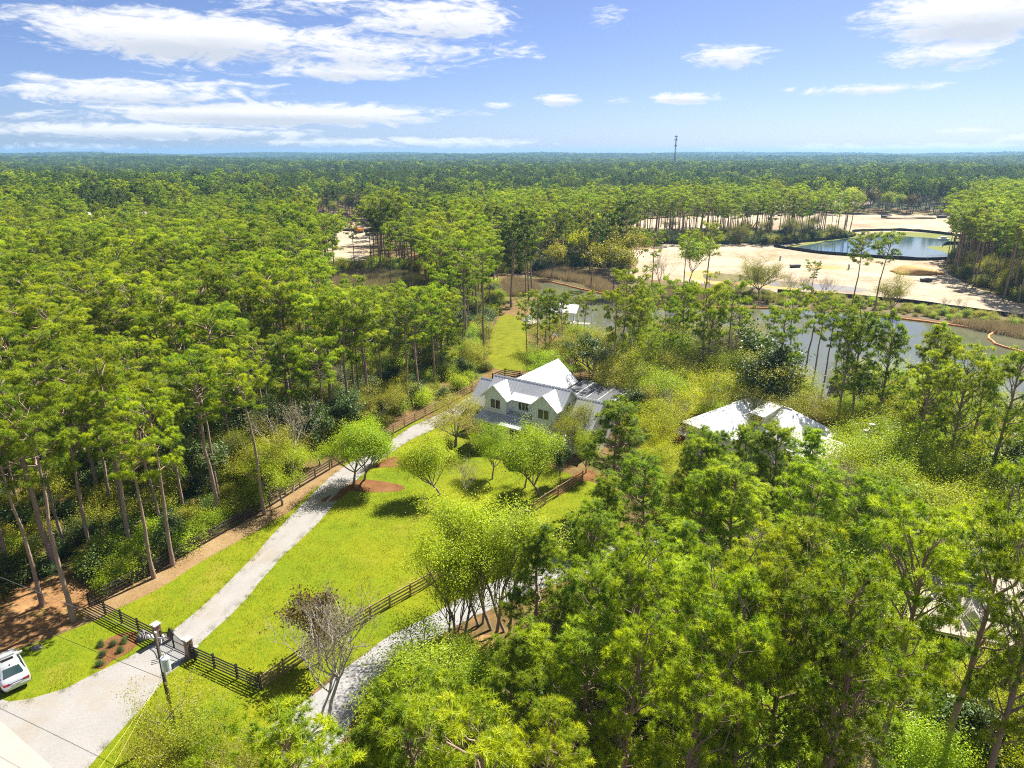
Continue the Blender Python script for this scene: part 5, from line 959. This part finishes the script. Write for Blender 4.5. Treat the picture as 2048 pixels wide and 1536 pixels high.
OPEN = ['lawn', 'gravel_driveway', 'road', 'side_driveway', 'back_meadow', 'building_site', 'sand_clearing', 'pond', 'river', 'stream', 'garden_path', 'clearing', 'dormant_lawn', 'woodland_track', 'mud_bank']
HOUSES = [(39, 89, 7), (34, 93, 6), (2.0, 86.5, 13.5), (30, 80, 11.0), (38, 76, 8), (36, 47, 8)]
def openground(X, Y):
    c = np.zeros(len(X), bool)
    for n in OPEN: c |= inz(n, X, Y)
    for x, y, r in HOUSES + CLEAR: c |= np.hypot(X - x, Y - y) < r
    for m in MARSH: c |= inside(m, X, Y)
    return c
def grid(x0, x1, y0, y1, s, seed):
    r = np.random.default_rng(seed); nx, ny = int((x1 - x0) / s), int((y1 - y0) / s * 1.1); i, j = np.meshgrid(np.arange(nx), np.arange(ny)); X = x0 + (i + .5 * (j % 2)) * s + r.uniform(-.42, .42, i.shape) * s; Y = y0 + j * s / 1.1 + r.uniform(-.42, .42, i.shape) * s
    return X.ravel(), Y.ravel(), r
PA = np.array([[p[1], p[2]] for p in PLANTS]); 
def clear_of(X, Y, d):
    k = np.ones(len(X), bool)
    for x, y in PA: k &= np.hypot(X - x, Y - y) > d
    return k
PROT = [(660, 852, 594, 172), (1355, 1650, 878, 79), (1690, 1850, 705, 112), (1850, 2060, 735, 105), (196, 290, 432, 236), (630, 700, 436, 400), (1000, 1160, 640, 140), (1150, 1240, 760, 88), (1890, 2060, 1262, 43)]   # u range, row the view stays open above, how far off
def cap(x, y, h, rad=3.2):
    "tree height at x,y that leaves the surveyed clearings in view; 0 where no tree stood"
    for u0, u1, vl, yy in PROT:
        if y < yy:
            u, v = PJ(x, y, h); du = rad * FPX / (y * CP + CAM_H * SP)
            if u0 - du * .6 < u < u1 + du * .6 and v < vl:
                q = (vl - 768) / FPX; hm = CAM_H - (y * q * CP + y * SP) / (CP - q * SP)
                if hm < .5 * h: return 0
                h = min(h, hm)
    return h
FILL = []                          # kind, x, y, height, width, place
def fill(poly, s, seed, mix, hs, place, d=2.2, avoid=True):
    lo, hi = poly.min(0), poly.max(0); X, Y, r = grid(lo[0], hi[0], lo[1], hi[1], s, seed); k = inside(poly, X, Y) & clear_of(X, Y, d)
    if avoid: k &= ~openground(X, Y)
    X, Y = X[k], Y[k]; ks, ps = zip(*mix)
    kk = r.choice(len(ks), len(X), p=np.array(ps) / sum(ps))
    for x, y, q in zip(X, Y, kk):
        a, b = hs[ks[q]]; h = cap(x, y, r.uniform(a, b), 3.6 if ks[q] == 'pine' else 2.5); w = r.uniform(.95, 1.3)
        if h: FILL.append([ks[q], x, y, h, w, place])
HS = dict(upright=(10, 14.5), pine=(14.5, 21), young=(8, 14), bright=(6, 11), oak=(6, 10), gold=(6, 10), magnolia=(6, 11), bare=(6, 10), rust=(4, 6))
fill(W1, 5.6, 21, [('pine', .80), ('young', .05), ('oak', .06), ('magnolia', .06), ('bare', .03)], HS, 'in the left woods', 2.6)
fill(W2, 4.3, 22, [('upright', .26), ('bright', .18), ('oak', .26), ('gold', .06), ('bare', .10), ('magnolia', .14)], dict(HS, bright=(6, 11), oak=(6, 11), gold=(5, 8), bare=(6, 10), magnolia=(6, 11)), 'between farmhouse and river', 2.5)
fill(W3, 5.8, 23, [('young', .30), ('bright', .30), ('gold', .20), ('bare', .20)], dict(HS, young=(6, 9.5), bright=(4, 7), gold=(4, 7), bare=(5, 8)), RF, 3.0)
fill(W4, 3.5, 24, [('gold', .38), ('bright', .44), ('magnolia', .18)], dict(HS, gold=(5.5, 9), bright=(5.5, 9), magnolia=(6, 9)), RW, 2.2)
fill(BELT, 7.0, 25, [('pine', .92), ('oak', .08)], dict(HS, pine=(15, 21)), 'in the sand-site belt', 3, False)
fill(RWD, 5.2, 26, [('pine', .9), ('oak', .1)], dict(HS, pine=(17, 22)), 'right of the sand', 3, False)
# who is built as a tree of its own: everything surveyed, then the nearest of the rest
def inview(x, y, h):
    u, v = PJ(x, y, h * .9); return -30 < u < 2078 and v < 1600
rest = []; npine = sum(p[0] == 'pine' for p in PLANTS); cnt = {}
for f in sorted(FILL, key=lambda f: f[2] ** 2 + f[1] ** 2):
    kd = f[0]; cnt.setdefault(kd, sum(p[0] == kd for p in PLANTS)); lim = 285 if kd == 'pine' else 150
    if inview(f[1], f[2], f[3]) and cnt[kd] < lim and math.hypot(f[1], f[2]) < 260: cnt[kd] += 1; PLANTS.append([kd, f[1], f[2], f[3], f[4], None, f[5]])
    else: rest.append(f)
# shrubs: each one along the fence and the shore, the rest as ground cover
SHR = []
for k, (u, v) in enumerate([(215, 1178), (240, 1165), (262, 1150), (285, 1140), (232, 1140), (270, 1125), (310, 1120), (330, 1110), (360, 1100), (390, 1080), (300, 1095), (345, 1075), (415, 1060), (440, 1050), (470, 1030), (205, 1150), (180, 1140), (500, 1015), (380, 1050), (420, 1030), (255, 1105), (220, 1110), (460, 1000), (890, 795), (915, 780), (940, 765), (860, 790), (830, 800), (905, 755), (935, 745), (960, 738)]): SHR.append((['greenshrub', 'greenshrub', 'shrub', 'darkshrub'][k % 4], *G(u, v), 1.5 + (k * 37 % 10) * .12, 'behind the dark left fence' if u < 600 else 'behind the brown fence'))
for k in range(26): u = 1250 + k * 31; v = np.interp(u, [1250, 1560, 1713, 1824, 1930, 2048], [575, 596, 607, 620, 636, 655]) + (k * 29 % 7) - 3; SHR.append((['shrub', 'greenshrub', 'shrub'][k % 3], *G(u, v), 1.3 + (k * 53 % 10) * .1, 'on the far river bank'))
for kd, x, y, h, pl in SHR: PLANTS.append([kd, x, y, h, 1.1, None, pl])
for k, (u, v) in enumerate([(203, 1291), (206, 1312), (200, 1330), (240, 1304), (228, 1290), (250, 1284)]):
    PLANTS.append(['darkshrub', *G(u, v), .45, 1.0, ['small dark shrub at the upper left of the gate flower bed', 'small dark shrub at the left middle of the gate flower bed', 'small dark shrub at the lower left tip of the gate flower bed', 'small dark shrub at the lower right of the gate flower bed', 'tiny shrub in the middle of the gate flower bed', 'tiny shrub at the right of the gate flower bed'][k], None])
ORD = 'first second third fourth fifth sixth seventh eighth ninth tenth eleventh twelfth thirteenth fourteenth fifteenth sixteenth seventeenth eighteenth nineteenth twentieth'.split()
def autolabel():
    g = {}
    for p in PLANTS:
        if p[5] is None: g.setdefault((LOOK[p[0]], p[6]), []).append(p)
    for (look, place), L in g.items():
        L.sort(key=lambda p: p[2]); n = len(L); per = n if n <= 8 else 9 if n < 60 else 15; rows = [L[i:i + per] for i in range(0, n, per)]
        for i, row in enumerate(rows):
            row.sort(key=lambda p: PJ(p[1], p[2], p[3] * .8)[0])
            for j, p in enumerate(row):
                p[5] = f'{look} {place}' if n == 1 else (f'{look} {place}, {ORD[j]} from left' if len(rows) == 1 else f'{look} {place}, row {ORD[i]} back, {ORD[j]} from left')
autolabel()
GRP = {}
def spawn(p, k):
    kd, x, y, h, w, label, place = p; lib = LIB[kd]; v = lib[(k * 7 + int(abs(x) * 3)) % len(lib)]; r = random.Random(k * 13 + 5); s = h / v['H']
    e = thing(NAME[kd], label, CAT.get(kd, 'tree'), (x, y, 0), r.uniform(0, 6.28), f'{LOOK[kd]}s {place}' if place else None); e.scale = (s * w, s * w, s)
    e.rotation_euler.x = r.uniform(-.03, .03); e.rotation_euler.y = r.uniform(-.03, .03)
    link('trunk' if 'shrub' not in kd else 'stems', v['trunk'], e)
    if v['crown']: link('crown' if 'shrub' not in kd else 'foliage', v['crown'], e)
for k, p in enumerate(PLANTS): spawn(p, k)
# ------------------------------------------------------------------ the forest beyond: one mass
GAPS = [(*G(230, 402), 90, 14, .05), (*G(560, 398), 80, 14, -.1), (*G(850, 392), 70, 13, .1), (*G(1150, 396), 70, 16, 0), (*G(1010, 378), 120, 16, .1), (*G(80, 378), 120, 18, -.1), (*G(450, 368), 150, 20, .08), (*G(750, 360), 160, 24, 0), (*G(1400, 372), 130, 18, .1), (*G(1750, 380), 150, 20, -.1), (*G(1980, 370), 140, 22, .1), (*G(1250, 352), 260, 30, 0), (*G(1650, 348), 260, 34, .05), (*G(250, 346), 300, 36, -.05), (*G(640, 340), 340, 45, .05), (*G(1900, 342), 320, 45, 0), (*G(1000, 338), 360, 50, 0), (*G(350, 448), 34, 9, .1), (*G(480, 452), 30, 10, -.1), (*G(120, 452), 40, 9, 0)]   # open ground between the stands
def forest():
    src = []; base = {}
    for kd in ('pine', 'young', 'upright', 'bright', 'oak', 'gold', 'magnolia', 'bare', 'rust', 'pine_far', 'pine_dark', 'leafy_far', 'gold_far', 'rust_far'):
        base[kd] = (len(src), len(LIB[kd]), LIB[kd][0]['H']); src += [l['src'] for l in LIB[kd]]
    P, RT, S, I = [], [], [], []; r = np.random.default_rng(77)
    def put(kd, x, y, z, h, w): b, n, H = base[kd]; s = h / H; P.append((x, y, z)); RT.append((r.uniform(-.03, .03), r.uniform(-.03, .03), r.uniform(0, 6.28))); S.append((s * w, s * w, s)); I.append(b + int(r.integers(n)))
    for kd, x, y, h, w, pl in rest: put(kd, x, y, 0, h, w)
    far = [np.array(px((-900, 560), (500, 560), (620, 590), (660, 610), (850, 606), (850, 560), (920, 555), (1000, 575), (1262, 556), (1200, 540)))]
    # density falls off with distance: canopy hides the gaps
    for d0, d1, s in ((150, 420, 6.4), (420, 900, 8.0), (900, 1700, 10.5), (1700, 3200, 17), (3200, 6500, 30)):
        X, Y, q = grid(-d1 * .95, d1 * .95, d0 * .3, d1, s, int(d0)); D = np.hypot(X, Y); k = (D >= d0) & (D < d1) & (np.abs(X) < Y * .92 + 40)
        X, Y, D = X[k], Y[k], D[k]; k = ~openground(X, Y)
        for z in (W1, W2, W3, W4, BELT, RWD): k &= ~inside(z, X, Y)
        k &= ~((Y < 165) & (X > -60))
        X, Y, D = X[k], Y[k], D[k]; k = np.ones(len(X), bool)
        for gx, gy, ga, gb, gr in GAPS:
            c_, s_ = math.cos(gr), math.sin(gr); dx, dy = X - gx, Y - gy; wv = 1 + .25 * np.sin(np.arctan2(dy, dx) * 5 + gx); k &= ((dx * c_ + dy * s_) / ga) ** 2 + ((-dx * s_ + dy * c_) / gb) ** 2 > wv
        X, Y, D = X[k], Y[k], D[k]; E = elev(X, Y)
        st_ = np.sin(X * .011 + 2) * np.cos(Y * .008) + .7 * np.sin(X * .0043 + Y * .0057 + 1) + .4 * np.sin(X * .027 - Y * .021)          # stands of different age and kind
        nz = np.sin(X * .017 + 4) * np.cos(Y * .013 + 1) + .6 * np.sin(X * .034 + Y * .029); jit = r.normal(0, .45, len(X))
        for x, y, d, e, sv, v, jt in zip(X, Y, D, E, st_, nz, jit):
            wd = .95 if d < 900 else 1.15 if d < 1700 else 1.6 if d < 3200 else 2.4
            if v + jt > 1.15: t = r.random(); kd = 'leafy_far' if t < .62 else 'gold_far' if t < .78 else 'rust_far'; h = r.uniform(11, 17)
            else: kd = ('pine' if r.random() < .72 else 'pine_dark') if d < 330 else ('pine_dark' if r.random() < min(.9, .45 + d / 1500) else 'pine_far'); h = np.clip(17.2 + 2.6 * sv + r.normal(0, 1.5), 9, 23)
            h = cap(x, y, h) if d < 420 else h
            if h: put(kd, x, y, e - (.2 if e else 0), h, wd * r.uniform(.85, 1.2))
    # the leafy hammock in the middle of the view
    o = scatter('forest', 'dense pine forest stretching away to the horizon', 'forest', P, RT, S, I, src); return len(P)
NF = forest()
def understory():
    src = [l['src'] for kd in ('shrub', 'greenshrub', 'darkshrub') for l in LIB[kd]]; P, RT, S, I = [], [], [], []; r = np.random.default_rng(5)
    def area(poly, s, seed, hmin, hmax, avoid=True, pick=None):
        lo, hi = poly.min(0), poly.max(0); X, Y, q = grid(max(lo[0], -260), min(hi[0], 300), max(lo[1], 20), min(hi[1], 330), s, seed); k = inside(poly, X, Y)
        if avoid: k &= ~openground(X, Y)
        if len(ZONES.get('straw_strip', [])): k &= ~inz('straw_strip', X, Y) & ~inz('woodland_straw', X, Y) & ~inz('side_bed', X, Y) & ~inz('leaf_litter', X, Y)
        for x, y in zip(X[k], Y[k]): h = r.uniform(hmin, hmax) / 2; P.append((x, y, 0)); RT.append((0, 0, r.uniform(0, 6.28))); S.append((h * 1.15, h * 1.15, h)); I.append(int(r.choice(pick)) if pick else int(r.integers(len(src))))
    area(W1, 2.5, 41, .7, 3.0); area(W2, 2.4, 42, .8, 3.0, pick=[0, 1, 2, 3, 5, 6]); area(W3, 2.4, 43, .7, 3.0, pick=[0, 1, 2, 3, 4]); area(W4, 2.2, 44, 1, 3); area(BELT, 3.2, 45, 1, 3.6, False, pick=[0, 1, 2, 5, 6]); area(RWD, 3.2, 46, 1, 4, False, pick=[0, 1, 2, 5])
    area(np.array(px((1255, 572), (1559, 590), (1713, 601), (1824, 611), (1930, 626), (2060, 646), (2200, 668), (2200, 690), (2060, 668), (1950, 650), (1760, 625), (1660, 616), (1500, 608), (1262, 600))), 2.6, 47, .6, 1.7, False, pick=[0, 1, 2, 3])
    area(np.array(px((1020, 548), (1100, 538), (1200, 530), (1262, 545), (1262, 530), (1200, 512), (1040, 520), (960, 512), (900, 545), (960, 556))), 2.8, 48, 1.0, 3.5, False, pick=[0, 1, 2, 5, 6])
    area(np.array(px((660, 552), (680, 545), (760, 540), (850, 548), (850, 538), (760, 528), (690, 534), (640, 540))), 2.6, 49, 1.5, 3.6, False, pick=[0, 1, 2, 3])
    scatter('undergrowth', 'mixed green undergrowth covering the ground below the trees', 'undergrowth', P, RT, S, I, src); return len(P)
NU = understory()
def reeds():
    P, RT, S, I = [], [], [], []; r = np.random.default_rng(6)
    for j, m in enumerate(MARSH):
        lo, hi = m.min(0), m.max(0); X, Y, q = grid(lo[0], hi[0], lo[1], hi[1], .95, 60 + j); k = inside(m, X, Y); mid = (lo[0] + hi[0]) / 2
        for x, y in zip(X[k], Y[k]): s = r.uniform(.7, 1.25); P.append((x, y, .02)); RT.append((0, 0, r.uniform(0, 6.28))); S.append((1, 1, s)); I.append(2 if (j == 0 and x > mid + r.normal(0, 4)) else int(r.integers(2)))
    scatter('marsh_reeds', 'brown and straw-coloured reeds along the river margins', 'reeds', P, RT, S, I, REEDS)
    return len(P)
NR = reeds()
def turf():
    P, RT, S, I = [], [], [], []; r = np.random.default_rng(9)
    for nm, st_ in (('lawn', .95), ('back_meadow', 1.3)):
        for Q in ZONES[nm]:
            lo, hi = Q.min(0), Q.max(0); X, Y, q = grid(lo[0], hi[0], max(lo[1], 24), hi[1], st_, 80); k = inside(Q, X, Y)
            for n in ('gravel_driveway', 'side_driveway', 'road', 'gate_pad', 'flower_bed', 'tree_bed', 'side_bed', 'straw_strip', 'woodland_straw'): k &= ~inz(n, X, Y)
            for x, y in zip(X[k], Y[k]): P.append((x, y, 0)); RT.append((0, 0, r.uniform(0, 6.28))); S.append((1.3, 1.3, r.uniform(.35, 1.1))); I.append(int(r.integers(2)))
    for nm in ('gravel_driveway', 'side_driveway'):        # grass creeping over the gravel edge
        for Q in ZONES[nm]:
            for (x, y) in Q:
                for _ in range(3): P.append((x + r.normal(0, .18), y + r.normal(0, .18), 0)); RT.append((0, 0, r.uniform(0, 6.28))); S.append((.5, .5, r.uniform(.4, 1.2))); I.append(int(r.integers(2)))
    scatter('turf', 'loose grass blades standing in the lawn and along the gravel', 'grass', P, RT, S, I, GRASS)
turf()
print('TRIS', sum(sum(len(p.vertices) - 2 for p in m.polygons) if len(m.polygons) < 3000 else int(len(m.loops) - 2 * len(m.polygons)) for m in bpy.data.meshes))
print('INSTANCES forest', NF, 'undergrowth', NU, 'reeds', NR, 'plants', len(PLANTS), {k: sum(p[0] == k for p in PLANTS) for k in LIB})
# ------------------------------------------------------------------ haze
def haze():
    m = bpy.data.materials.new('haze'); m.use_nodes = True; nt = m.node_tree; nt.nodes.clear(); out = nt.nodes.new('ShaderNodeOutputMaterial'); v = nt.nodes.new('ShaderNodeVolumePrincipled')
    v.inputs['Color'].default_value = (.27, .53, .85, 1); v.inputs['Density'].default_value = HAZE; v.inputs['Anisotropy'].default_value = .2; nt.links.new(v.outputs[0], out.inputs['Volume'])
    MATS['haze'] = m; o = MB().box(-8800, 8800, -8800, 8800, -14, 82).build('haze', 'haze'); tag(o, 'thin blue haze over the distant forest', 'haze', kind='stuff')
HAZE = 1.4e-4
haze()
